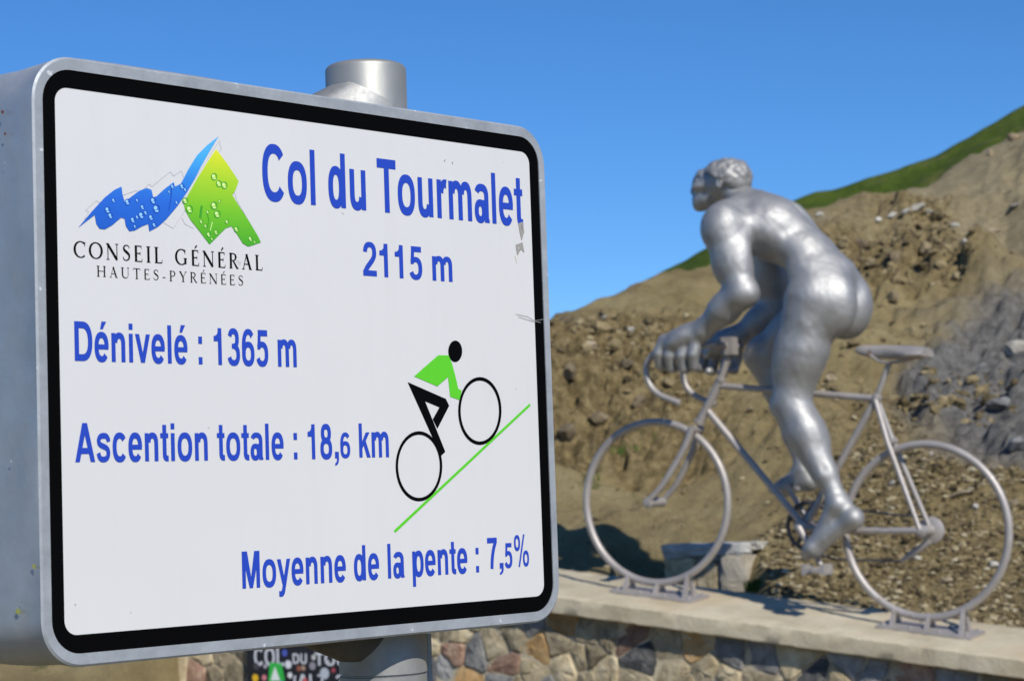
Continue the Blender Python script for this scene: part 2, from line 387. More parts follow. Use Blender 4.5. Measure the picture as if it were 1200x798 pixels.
# ------------------------------------------------------------ stone-like meshes
def ico():
    p = (1+5**.5)/2
    V = [(-1, p, 0), (1, p, 0), (-1, -p, 0), (1, -p, 0), (0, -1, p), (0, 1, p), (0, -1, -p), (0, 1, -p), (p, 0, -1), (p, 0, 1), (-p, 0, -1), (-p, 0, 1)]
    Fc = [(0, 11, 5), (0, 5, 1), (0, 1, 7), (0, 7, 10), (0, 10, 11), (1, 5, 9), (5, 11, 4), (11, 10, 2), (10, 7, 6), (7, 1, 8), (3, 9, 4), (3, 4, 2), (3, 2, 6), (3, 6, 8), (3, 8, 9), (4, 9, 5), (2, 4, 11), (6, 2, 10), (8, 6, 7), (9, 8, 1)]
    return A(*[unit(A(*v)) for v in V]), np.array(Fc)
IV, IF = ico()
def subdiv(V, Fc):
    V = [tuple(v) for v in V]; c = {}; out = []
    def mid(a, b):
        k = (min(a, b), max(a, b))
        if k not in c: V.append(tuple(unit(A(*V[a])+A(*V[b])))); c[k] = len(V)-1
        return c[k]
    for a, b, d in Fc:
        x, y, z = mid(a, b), mid(b, d), mid(d, a); out += [(a, x, z), (b, y, x), (d, z, y), (x, y, z)]
    return A(*V), np.array(out)
IV2, IF2 = subdiv(IV, IF)
def rock_mesh(name, size, seed, jag=.28):
    r = np.random.default_rng(seed); V = IV2.copy()
    for _ in range(7):                                    # planar facets
        n = unit(r.normal(size=3)); dd = r.uniform(.45, .8); k = V @ n; V = V-np.outer(np.maximum(k-dd, 0), n)
    V = V*(1+r.uniform(-jag, jag, (len(V), 1))*.35)*A(*size)
    return MB().add(V, IF2).mesh(name)

print('T', round(time.time()-T0, 1))
# ------------------------------------------------------------ gravel and clods (nobody could count them)
def scatter(name, n, region, size, flat, material, tone, exclude=None):
    sv = rng.uniform(region[0], region[1], n); wv = region[3]-(region[3]-region[2])*rng.uniform(0, 1, n)**region[4]
    g, zn = ground(sv, wv)
    keep = np.ones(n, bool)
    if exclude is not None: keep = exclude(sv, wv, zn)
    sv, wv, g = sv[keep], wv[keep], g[keep]; n = len(sv)
    sz = size[0]*(size[1]/size[0])**(rng.uniform(0, 1, n)**2.6)
    V = IV[None]*(1+rng.uniform(-.3, .3, (n, 12, 1)))*(sz[:, None]*rng.uniform(.6, 1.4, (n, 3))*A(1, 1, flat))[:, None]
    a = rng.uniform(0, 6.28, n); ca, sn = np.cos(a), np.sin(a)
    V = np.stack([V[..., 0]*ca[:, None]-V[..., 1]*sn[:, None], V[..., 0]*sn[:, None]+V[..., 1]*ca[:, None], V[..., 2]], -1)
    x = BO[0]+BE[0]*sv+BN[0]*wv; y = BO[1]+BE[1]*sv+BN[1]*wv
    V = V+np.stack([x, y, BO[2]+g+sz*flat*.3], -1)[:, None]
    Fq = (IF[None]+12*np.arange(n)[:, None, None]).reshape(-1, 3)
    me = bpy.data.meshes.new(name); fill(me, V.reshape(-1, 3), Fq)
    me.polygons.foreach_set('use_smooth', np.zeros(len(me.polygons), bool))
    at = me.attributes.new('tone', 'FLOAT', 'POINT'); at.data.foreach_set('value', np.repeat(rng.uniform(tone[0], tone[1], n)**1.25, 12).astype(np.float32))
    o = link(name, me, material); tag(o, kind='stuff'); return o
nb_ = lambda s, w, zn: ~((w > -1.9) & (w < -.45) & (s+(w+.5)*.62 > 1.35) & (s+(w+.5)*.62 < 2.7)) & (zn[:, 1] < .12+.5*rng.uniform(0, 1, len(s))**4) 
o = scatter('gravel', 60000, (-5, 2.0, -6.5, -.52, 1.35), (.007, .036), .6, M['gravel'], (0, .95), nb_); o['label'] = 'loose beige and brown gravel covering the bank behind the wall'
o = scatter('loose_stones', 9000, (-16, 5.5, -26, -4, 1.0), (.012, .06), .6, M['gravel'], (0, .85), lambda s, w, zn: (zn[:, 2] < .62) & (zn[:, 1] < .25)); o['label'] = 'scattered small stones over the brown hillside'
o = scatter('sparse_stones', 900, (1.5, 6, -6, -.6, 1.2), (.008, .035), .6, M['gravel'], (.1, .9), nb_); o['label'] = 'few small stones on the smooth scraped bank'
o = scatter('earth_clods', 26000, (-14, 6, -18, -3, 1.0), (.020, .085), .8, M['gravel'], (.25, .80), lambda s, w, zn: (zn[:, 0] > .55) & (w < -4.5)); o['label'] = 'rough brown clods on the broken earth bank'

print('T', round(time.time()-T0, 1))
# ------------------------------------------------------------ stone wall with coping
wall = empty('stone_wall', 'rubble stone wall with pale concrete coping carrying the cyclist statue', 'wall', mat=BMAT)
FW = .410                                                  # wall face towards the viewer
def cop_section(s0, s1, n):
    mb = MB(); ss = np.linspace(s0, s1, n); r = np.random.default_rng(5); V = []; Fc = []
    prof = []
    for s in ss:
        z = cop_z(s); j = lambda a=.004: r.uniform(-a, a)
        prof = [(-.50, z+CT*.5-.12), (-.50, z+CT*.5-.006+j()), (-.492, z+CT*.49+j()), (-.25, z+CT*.25+j(.003)), (0, z+j(.003)), (.25, z-CT*.25+j(.003)),
                (.485, z-CT*.485+j()), (.50+j(.003), z-CT*.5-.012+j()), (.502+j(), z-CT*.5-.06), (.50+j(), z-CT*.5-.115+j()), (.485, z-CT*.5-.125), (0, z-.125)]
        V += [(s, a, b) for a, b in prof]
    k = len(prof)
    for i in range(n-1):
        for q in range(k): Fc.append((i*k+q, i*k+(q+1) % k, (i+1)*k+(q+1) % k, (i+1)*k+q))
    Fc += [tuple(range(k)), tuple((n-1)*k+q for q in range(k))[::-1]]
    return mb.add(V, Fc)
cop_section(-7.5, WALL_END, 260).build('coping', M['coping'], wall, auto=40)
mb = MB(); V = []
ns = 80
for s in np.linspace(-7.5, WALL_END-.03, ns):
    z = cop_z(s)-.11; V += [(s, FW-.026, -BO[2]-.3), (s, FW-.026, z), (s, -.3, z), (s, -.3, -BO[2]-.3)]
Fc = [(i*4+q, i*4+(q+1) % 4, (i+1)*4+(q+1) % 4, (i+1)*4+q) for i in range(ns-1) for q in range(4)]+[(0, 1, 2, 3), tuple(4*(ns-1)+q for q in (3, 2, 1, 0))]
mb.add(V, Fc).build('mortar_core', M['mortar'], wall)
# rubble stones: Voronoi cells on the wall face, each its own stone
def clip(poly, n, c):
    out = []
    for i in range(len(poly)):
        a, b = poly[i], poly[(i+1) % len(poly)]; da, db = a @ n-c, b @ n-c
        if da <= 0: out.append(a)
        if (da < 0) != (db < 0): out.append(a+(b-a)*(da/(da-db)))
    return out
r = np.random.default_rng(21); seeds = []
s = -3.3
def wall_top(s): return cop_z(s)-.135-CT*.4
while s < WALL_END-.05:
    stepw = r.uniform(.16, .30); z = wall_top(s)-.02
    z0 = max(-BO[2]+.44*float(sstep(4.6, 7.6, A(s)))+.0, wall_top(s)-.85)
    zz = z-r.uniform(.04, .12)
    while zz > z0-.1:
        seeds.append(A(s+r.uniform(-.12, .12), zz)); zz -= r.uniform(.11, .20)
    s += stepw
seeds = A(*seeds); nst = 0
zlim = -BO[2]-.05
for i, p in enumerate(seeds):
    poly = [p+A(-.3, -.25), p+A(.3, -.25), p+A(.3, .25), p+A(-.3, .25)]
    for j in np.argsort(((seeds-p)**2).sum(1))[1:16]:
        qd = seeds[j]-p; m = (seeds[j]+p)/2; poly = clip(poly, qd, m @ qd)
        if len(poly) < 3: break
    tn = unit(A(-SL, 1)); poly = clip(poly, tn, A(p[0], wall_top(p[0])) @ tn)
    if len(poly) >= 3: poly = clip(poly, A(1, 0), WALL_END-.02)
    if len(poly) < 3: continue
    c = sum(poly)/len(poly); P = []
    for a, b in zip(poly, poly[1:]+poly[:1]):             # round the corners, roughen the outline
        L_ = np.linalg.norm(b-a)
        if L_ < .03: P.append((a+b)/2); continue
        for tt in ((.10, .5, .90) if L_ > .09 else (.15, .85)): P.append(a+(b-a)*tt+r.normal(size=2)*.005)
    gap = r.uniform(.002, .007); ring0, ring1, ring2 = [], [], []
    ex = max(.02, np.mean([np.linalg.norm(q-c) for q in P]))
    if ex < .035: continue
    tx, tz = r.uniform(-.10, .10, 2); pr = r.uniform(.010, .030)
    for q in P:
        q1 = c+(q-c)*(1-gap/ex); q2 = c+(q-c)*(1-(gap+.014)/ex); q3 = c+(q-c)*.55+r.normal(size=2)*.006
        ring0.append((q1[0]-c[0], -.06, q1[1]-c[1])); ring1.append((q1[0]-c[0], pr*.35, q1[1]-c[1]))
        ring2.append((q2[0]-c[0], pr*.8+tx*(q2[0]-c[0])+tz*(q2[1]-c[1])+r.uniform(-.004, .004), q2[1]-c[1]))
    k = len(P); V = ring0+ring1+ring2+[(q[0]*.5, pr+tx*q[0]*.5+tz*q[2]*.5+r.uniform(-.007, .009), q[2]*.5) for q in ring2]+[(0, pr+r.uniform(-.004, .010), 0)]
    Fc = []
    for a in range(3):
        for q in range(k): Fc.append((a*k+q, a*k+(q+1) % k, (a+1)*k+(q+1) % k, (a+1)*k+q))
    Fc += [(3*k+q, 3*k+(q+1) % k, 4*k) for q in range(k)]
    mi = r.choice(6, p=A(*STW)/sum(STW))
    if abs(c[0]-4.2) < .15: mi = 3
    st = MB().add(V, Fc).build('stone', STN[mi], wall, auto=30); st.location = (c[0], FW-.03, c[1]); nst += 1
print('stones', nst)

# block of old masonry behind the coping
def local_thing(name, label, cat, p, rz=0, group=None):
    o = empty(name, label, cat, group); o.matrix_world = Matrix.Translation(Vector(p)) @ Matrix.Rotation(rz, 4, 'Z'); return o
def rough_box(h, seed, j=.012, n=4):
    """box with wandering faces and worn edges"""
    import bmesh
    bm = bmesh.new(); bmesh.ops.create_cube(bm, size=2)
    bmesh.ops.subdivide_edges(bm, edges=bm.edges, cuts=n, use_grid_fill=True)
    r = np.random.default_rng(seed)
    for v in bm.verts:
        c = A(*v.co); e = np.sort(np.abs(c))[::-1]
        if e[1] > .99: c = c*(1-.03-.03*r.uniform())
        c = c*A(*h)+r.normal(size=3)*j*.5; v.co = c
    me = bpy.data.meshes.new('rough'); bm.to_mesh(me); bm.free(); return me
pb = L(840, 688, -1.42); bw = BP.world(pb); brz = math.atan2(-BE[1], -BE[0])
blk = local_thing('masonry_block', 'squat whitish concrete and stone footing behind coping below the front wheel', 'footing', bw, brz)
def bpart(name, h, c, mat, seed, j=.012):
    me = rough_box(h, seed, j); o = link(name, me, mat, blk, True); sharp(me, 35); o.location = c; return o
bpart('cap_slab', (.36, .27, .045), (-.01, .04, .295), M['white_concrete'], 1, .018)
bpart('core', (.345, .235, .26), (-.01, .05, .0), M['white_concrete'], 2, .016)
bpart('stone', (.13, .05, .125), (-.20, -.175, .11), STN[3], 3)
bpart('stone', (.085, .05, .115), (.03, -.175, .10), STN[0], 4)
bpart('stone', (.105, .12, .145), (.265, -.12, .115), M['paleblock'], 5)
bpart('stone', (.06, .07, .03), (.36, .0, .315), M['rock_pale'], 6)

# ------------------------------------------------------------ rocks one can pick out
ROCKS = [ # px, py, half size px, material, label
 (1127, 572, 16, 'rock_tan', 'flat tan slab of rock lying on gravel inside the rear wheel rim', .35),
 (1164, 660, 9, 'rock_pale', 'pale pointed stone near the right edge of the rear wheel', .7),
 (1143, 592, 6, 'rock_pale', 'small whitish stone just below the flat tan slab', .8),
 (1090, 532, 5, 'rock_pale', 'small white stone under the top of the rear rim', .8),
 (1076, 242, 9, 'rock_pale', 'largest white rock on top of the dark crag on the hillside', .8),
 (1062, 247, 6, 'rock_pale', 'white rock just left of the largest one on the crag', .8),
 (1090, 246, 6, 'rock_pale', 'white rock just right of the largest one on the crag', .6),
 (1046, 251, 7, 'rock_pale', 'pale rock midway along the row on the crag top', .7),
 (1029, 257, 6, 'rock_pale', 'pale rock at the left end of the row on the crag top', .8),
 (1118, 262, 7, 'rock_pale', 'pale flat rock right of and below the crag row', .5),
 (1130, 283, 5, 'rock_pale', 'lone little white stone on the bare slope right of the crag', .8),
 (1160, 178, 8, 'rock_tan', 'brown rock at the dirt crest near the right edge of the hill', .7),
 (1188, 158, 11, 'rock_dark', 'dark rock outcrop on the crest at the far right', .6),
 (1075, 208, 7, 'rock_tan', 'tan rock just under the grass band above the crag', .6),
 (962, 250, 6, 'rock_pale', 'pale rock on the crest right behind the statue back', .6),
 (1165, 268, 9, 'rock_tan', 'tan rock in the pale chalky patch on the right slope', .5),
 (1190, 240, 8, 'rock_pale', 'pale rock high on the right edge of the slope', .5),
 (1190, 405, 14, 'rock_pale', 'big pale grey rock in the shale at the right edge', .8),
 (1172, 470, 16, 'rock_grey', 'dark jagged rock in the grey shale patch', .9),
 (1192, 520, 13, 'rock_grey', 'dark rock at the foot of the shale near the right edge', .9),
 (1152, 430, 10, 'rock_grey', 'dark rock at the upper left of the shale patch', .8),
 (1188, 590, 9, 'rock_tan', 'tan rock right of the rear wheel rim', .7),
 (1010, 560, 7, 'rock_tan', 'tan stone between the seat tube and rear wheel', .6),
 (1046, 566, 6, 'rock_pale', 'pale stone seen between seat stay and rear rim', .7),
 (1110, 680, 8, 'rock_tan', 'tan stone low inside the rear wheel', .6),
 (1075, 655, 7, 'rock_pale', 'pale stone under the rear hub', .6),
 (1040, 640, 6, 'rock_tan', 'tan stone left of and below the rear hub', .7),
 (920, 668, 7, 'rock_pale', 'pale stone on gravel left of the statue foot', .6),
 (918, 622, 6, 'rock_tan', 'tan stone on gravel left of the cranks', .6),
 (895, 560, 8, 'rock_tan', 'tan stone on bank behind the down tube', .6),
 (878, 480, 8, 'rock_dark', 'dark rock on the bank left of the statue knee', .8),
 (740, 385, 5, 'rock_pale', 'small white stone on the slope above the left clods', .8),
 (708, 372, 4, 'rock_pale', 'tiny white stone below the left skyline', .8),
 (664, 372, 10, 'rock_dark', 'dark clod boulder on skyline beside the sign edge', .8),
 (668, 440, 15, 'rock_dark', 'dark brown boulder beside the right edge of the sign', .9),
 (664, 510, 15, 'rock_dark', 'dark brown boulder at bank foot beside the sign', .8),
 (735, 425, 12, 'rock_dark', 'brown boulder in broken bank above the front wheel', .8),
 (700, 495, 13, 'rock_dark', 'brown boulder at bank foot left of the front wheel top', .8),
 (748, 470, 11, 'rock_dark', 'brown boulder behind the curved handlebar drop', .8),
 (690, 405, 11, 'rock_tan', 'tan boulder high in the broken bank right of the sign', .8),
 (975, 440, 9, 'rock_tan', 'tan rock on slope behind the statue thigh', .7),
 (1010, 285, 12, 'rock_dark', 'dark rock on left flank of crag beside the statue hip', .9),
 (1050, 300, 14, 'rock_dark', 'dark boulder at the middle of the crag', .9),
 (1085, 290, 12, 'rock_dark', 'dark boulder on the right flank of the crag', .9),
 (1045, 345, 12, 'rock_dark', 'dark rock at the lower foot of the crag', .8),
]
for i, (px, py, hs, mt, lab, fl) in enumerate(ROCKS):
    p, tt = at_ground(px, py+hs*.5)
    if p is None: print('rock missed', px, py); continue
    sz = hs/PX*tt; rr = np.random.default_rng(100+i)
    me = rock_mesh('rock', (sz*rr.uniform(.95, 1.15), sz*rr.uniform(.7, 1.0), sz*fl), 200+i)
    o = link('rock', me, M[mt]); sharp(me, 25); o.location = (p[0], p[1], p[2]+sz*fl*.25); o.rotation_euler = (rr.uniform(-.2, .2), rr.uniform(-.2, .2), rr.uniform(0, 6.28))
    tag(o, lab, 'rock', 'rocks lying on the hillside')
def tuft(px, py, rad, n, h, lab):
    p, tt = at_ground(px, py)
    if p is None: return
    mb = MB(); rr = np.random.default_rng(int(px))
    for _ in range(n):
        a = rr.uniform(0, 6.28); q = rad*rr.uniform()**.5; bx, by = q*math.cos(a), q*math.sin(a)
        hh = h*rr.uniform(.5, 1.1); b = rr.uniform(0, 6.28); lx, ly = hh*.5*math.cos(b), hh*.5*math.sin(b); ww = .006
        mb.add([(bx-ww*math.sin(b), by+ww*math.cos(b), -.03), (bx+ww*math.sin(b), by-ww*math.cos(b), -.03), (bx+lx*.35+ww*math.sin(b)*.7, by+ly*.35-ww*math.cos(b)*.7, hh*.6), (bx+lx*.35-ww*math.sin(b)*.7, by+ly*.35+ww*math.cos(b)*.7, hh*.6), (bx+lx, by+ly, hh)],
               [(0, 1, 2, 3), (3, 2, 4)])
    o = mb.build('grass_tuft', M['blade']); o.location = p; tag(o, lab, 'grass tuft', 'grass tufts on the bank')
tuft(886, 690, .09, 120, .07, 'bright grass tuft at the foot of the pale block stone')
tuft(725, 535, .14, 45, .06, 'green grass tuft seen through the top of the front wheel')
tuft(748, 527, .10, 30, .05, 'grass tuft just right of the one through the front wheel top')
tuft(690, 560, .10, 25, .05, 'sparse grass tuft at the left side of the front wheel')

print('T', round(time.time()-T0, 1))
# ------------------------------------------------------------ bicycle
bike = empty('racing_bicycle', 'oversized silver grey racing bicycle sculpture bolted on the wall coping', 'bicycle', mat=BMAT)
RF = A(BP.loc(768.5, 588.3)[0], 0, 0.6+SL*0)            # front hub
RF = L(768.5, 588.3); RB = L(1084.5, 621.6)
def torus(c, R_, r_, n=96, m=14): return [(c[0]+R_*math.cos(2*math.pi*k/n), c[1], c[2]+R_*math.sin(2*math.pi*k/n)) for k in range(n)], r_
def wheel(c, hubs, cog):
    pts, rr = torus(c, .573, .027)
    w = MB().tube(pts, rr, 14, closed=True).build('wheel', M['bike'], bike, smooth=True)
    h = MB().lathe([(0.001, -hubs-.02), (.022, -hubs-.02), (.026, -hubs), (.034, -hubs+.01), (.034, hubs-.02), (.04, hubs-.015), (.04, hubs), (.022, hubs+.005), (.022, hubs+.022), (.001, hubs+.022)], c, (0, 1, 0), 20)
    h.build('hub', M['bike'], w, auto=35)
    if cog:
        g = MB().lathe([(.02, -.12), (.088, -.118), (.092, -.108), (.088, -.098), (.072, -.09), (.034, -.085), (.032, .02), (.03, .03)], c, (0, 1, 0), 28)
        g.build('sprocket', M['bike'], w, auto=35)
    return w
wf = wheel(RF, .115, False); wr = wheel(RB, .085, True)
def strut(name, pts, rad, mat=None, parent=None, n=14, sm=True):
    return MB().tube(pts, rad, n).build(name, mat or M['bike'], parent or bike, auto=40)
BB = L(943, 617); SC = L(1027, 467); HT = L(843, 452); HC = L(818, 499)
frame = strut('top_tube', [HT, SC], .0235)
strut('down_tube', [L(830, 482), BB], .026)
SP = L(1042, 426)
strut('seat_tube', [SC, BB], .024)
strut('seat_post', [SC+(SC-SP)*.1, SP], .020)
strut('head_tube', [L(846.5, 442), L(819, 497)], .031)
strut('steerer', [L(856, 410), L(845, 444)], .024)
MB().lathe([(.03, -.012), (.037, -.01), (.037, .01), (.03, .012)], L(845, 445), L(856, 410)-L(819, 497), 20).build('headset_collar', M['bike'], bike, auto=40)
MB().lathe([(.03, -.012), (.038, -.01), (.038, .012), (.03, .014)], L(819.5, 495), L(856, 410)-L(819, 497), 20).build('headset_collar', M['bike'], bike, auto=40)
MB().lathe([(.03, -.03), (.034, -.025), (.034, .02), (.03, .03)], SC, SP-BB, 20).build('seat_lug', M['bike'], bike, auto=40)
MB().lathe([(.035, -.085), (.045, -.08), (.045, .08), (.035, .085)], BB, (0, 1, 0), 24).build('bottom_bracket', M['bike'], bike, auto=40)
# fork
crown = L(816, 503)
fk = MB().tube([crown+A(0, -.075, -.0), crown+A(0, .075, 0)], .028, 12).build('fork_crown', M['bike'], bike, auto=40)
for sg in (-1, 1):
    p = smoothpath([crown+A(0, .065*sg, .01), L(808, 524, 0)+A(0, .075*sg, 0), L(796, 548)+A(0, .09*sg, 0), L(783, 570)+A(0, .105*sg, 0), RF+A(.01, .115*sg, .0)], 6)
    MB().tube(p, list(np.linspace(.027, .019, len(p))), 12).build('fork_blade', M['bike'], bike, auto=50)
# stays
ST = L(1043, 517)
for sg in (-1, 1):
    strut('seat_stay', [SC+A(.0, .02*sg, -.01), ST+A(0, .05*sg, 0), RB+A(0.0, .095*sg, 0.0)], [.018, .020, .0165])
    strut('chain_stay', [BB+A(0, .045*sg, 0), L(985, 621.5)+A(0, .07*sg, 0), RB+A(0, .092*sg, 0)], [.022, .021, .019])
MB().tube([ST+A(-.01, -.06, 0), ST+A(-.01, .06, 0)], .024, 12).build('stay_bridge', M['bike'], bike, auto=40)
# saddle
def saddle():
    a, b = L(1003, 411), L(1087, 415); n = 15; V = []; Fc = []; ax = b-a
    for i in range(n):
        t = i/(n-1); c = a+ax*t; c = A(c[0], 0, c[2]+.022*math.sin(t*math.pi*1.0)*(-.5)+.012*t)
        hw = .028+.105*float(sstep(.3, .95, A(t)))*(1 if t < .93 else .86); th = .036+.018*math.sin(math.pi*t)
        if i == 0: hw *= .5; th *= .6
        for k in range(12):
            q = 2*math.pi*k/12; V.append((c[0], hw*math.cos(q), c[2]+th*math.sin(q)*(1 if math.sin(q) > 0 else .75)-.3*hw*abs(math.cos(q))**2*.5))
    Fc = [(i*12+k, i*12+(k+1) % 12, (i+1)*12+(k+1) % 12, (i+1)*12+k) for i in range(n-1) for k in range(12)]
    Fc += [tuple(range(12))[::-1], tuple((n-1)*12+k for k in range(12))]
    return MB().add(V, Fc)
sd = saddle().build('saddle', M['bike'], bike, auto=60)
for sg in (-1, 1): strut('saddle_rail', smoothpath([L(1018, 414)+A(0, .02*sg, 0), L(1034, 424)+A(0, .03*sg, 0), L(1052, 424)+A(0, .035*sg, 0), L(1076, 418)+A(0, .06*sg, 0)], 4), .009, parent=sd)
# handlebar
hbw = .28; cl = L(853, 405)
pts = {}
half = [A(cl[0], 0, cl[2]), A(cl[0], .12, cl[2]), A(cl[0]+.005, .22, cl[2]), L(808, 408, hbw), L(785, 409, hbw), L(768, 414, hbw), L(758, 428, hbw), L(760, 448, hbw), L(772, 462, hbw), L(793, 471, hbw)]
other = [A(p[0], -p[1], p[2]) for p in half[1:]][::-1]
hb = MB().tube(smoothpath(other+half, 7), .0225, 14).build('handlebar', M['bike'], bike, auto=60)
MB().box(cl+A(-.006, 0, -.004), (.047, .05, .062)).build('stem_clamp', M['bike'], bike, auto=40)
for sg in (-1, 1):                                       # bar-end plug
    e = A(half[-1][0], sg*half[-1][1], half[-1][2]); MB().lathe([(.019, 0), (.025, .004), (.025, .018), (.018, .024)], e, unit(half[-1]-half[-2])*A(1, sg, 1), 14).build('bar_plug', M['bike'], hb, auto=40)
# chainset
crk = MB().tube([BB+A(0, .10, 0), BB+A(0, -.10, 0)], .022, 12).build('crank_axle', M['bike'], bike, auto=40)
rc_ = BB+A(0, -.085, 0)
g = MB(); n = 48
rp = [A(rc_[0]+.165*math.cos(2*math.pi*k/n), rc_[1], rc_[2]+.165*math.sin(2*math.pi*k/n)) for k in range(n)]
g.tube(rp, .016, 8, closed=True)
for k in range(5):
    a = 2*math.pi*k/5+.4; g.tube([rc_+.02*A(math.cos(a), 0, math.sin(a)), rc_+.16*A(math.cos(a), 0, math.sin(a))], [.028, .014], 8)
g.lathe([(.05, -.012), (.055, 0), (.05, .012)], rc_, (0, 1, 0), 20)
g.build('chainring', M['bike_dark'], bike, auto=50)
PN = L(959, 667, .20); cv = A(PN[0]-BB[0], 0, PN[2]-BB[2]); PF = BB-cv
strut('crank_arm', [BB+A(0, .10, 0), A(PN[0], .12, PN[2])], [.026, .018]); strut('crank_arm', [BB+A(0, -.115, 0), A(PF[0], -.12, PF[2])], [.026, .018])
for q, sg, ang in ((A(PN[0], 0, PN[2]), 1, .35), (A(PF[0], 0, PF[2]), -1, .35)):
    rt = np.array([[math.cos(ang*.0), 0, 0], [0, 1, 0], [0, 0, 1]]); c = q+A(0, .22*sg, 0)
    pd = MB().box(c+A(0, 0, -.006), (.085, .07, .014)).build('pedal', M['bike'], bike, auto=40)
    MB().tube([q+A(0, .10*sg, 0), q+A(0, .30*sg, 0)], .017, 10).build('pedal_axle', M['bike'], pd, auto=40)
    for d in (-1, 1): MB().box(c+A(.07*d, 0, .002), (.012, .072, .036)).build('pedal_cage', M['bike'], pd)
wch = -.10
strut('chain', [rc_+A(.0, -.012, .178), L(1010, 598.5, wch), L(1066, 604.5, wch), A(RB[0]+.01, wch, RB[2]+.085)], .0085, M['bike_dark'], n=8)
strut('chain', [rc_+A(.02, -.012, -.178), L(980, 655, wch), L(1056, 657.5, wch)], .0085, M['bike_dark'], n=8)
strut('derailleur', [L(1056, 657.5, wch), L(1070, 648, wch), L(1090, 634, wch)], [.012, .026, .022], n=10)
# mounting shoes welded to plates
for nm, c in (('front', RF), ('rear', RB)):
    zc_ = cop_z(c[0]); mb = MB(); ang = math.atan(SL)
    rt = np.array([[math.cos(ang), 0, -math.sin(ang)], [0, 1, 0], [math.sin(ang), 0, math.cos(ang)]])
    tb = np.array([[1, 0, 0], [0, 1, 0], [0, -CT, 1]])
    root = MB().box((c[0], 0, zc_+.012), (.33, .14, .009), rt @ tb).build('mounting_plate', M['bike'], bike)
    for ds in (-.24, 0, .24):
        zz = c[2]-math.sqrt(.6**2-ds**2)+.015; zb_ = zc_+SL*ds+.02
        for sg in (-1, 1):
            V = [(c[0]+ds-.012, .10*sg, zb_-CT*.1*sg), (c[0]+ds+.012, .10*sg, zb_-CT*.1*sg), (c[0]+ds+.012, .045*sg, zb_), (c[0]+ds-.012, .045*sg, zb_),
                 (c[0]+ds-.010, .028*sg, zz+.02), (c[0]+ds+.010, .028*sg, zz+.02), (c[0]+ds+.010, .004*sg, zz+.0), (c[0]+ds-.010, .004*sg, zz)]
            MB().add(V, [(0, 1, 2, 3), (4, 5, 6, 7), (0, 1, 5, 4), (1, 2, 6, 5), (2, 3, 7, 6), (3, 0, 4, 7)]).build('bracket', M['bike'], root, auto=10)
    for bs in (-.29, -.1, .1, .29):
        for sg in (-1, 1): MB().lathe([(.013, 0), (.013, .012), (.008, .016)], (c[0]+bs, .11*sg, zc_+SL*bs+.021-CT*.11*sg), (0, 0, 1), 6).build('bolt', M['bike'], root)

print('T', round(time.time()-T0, 1))
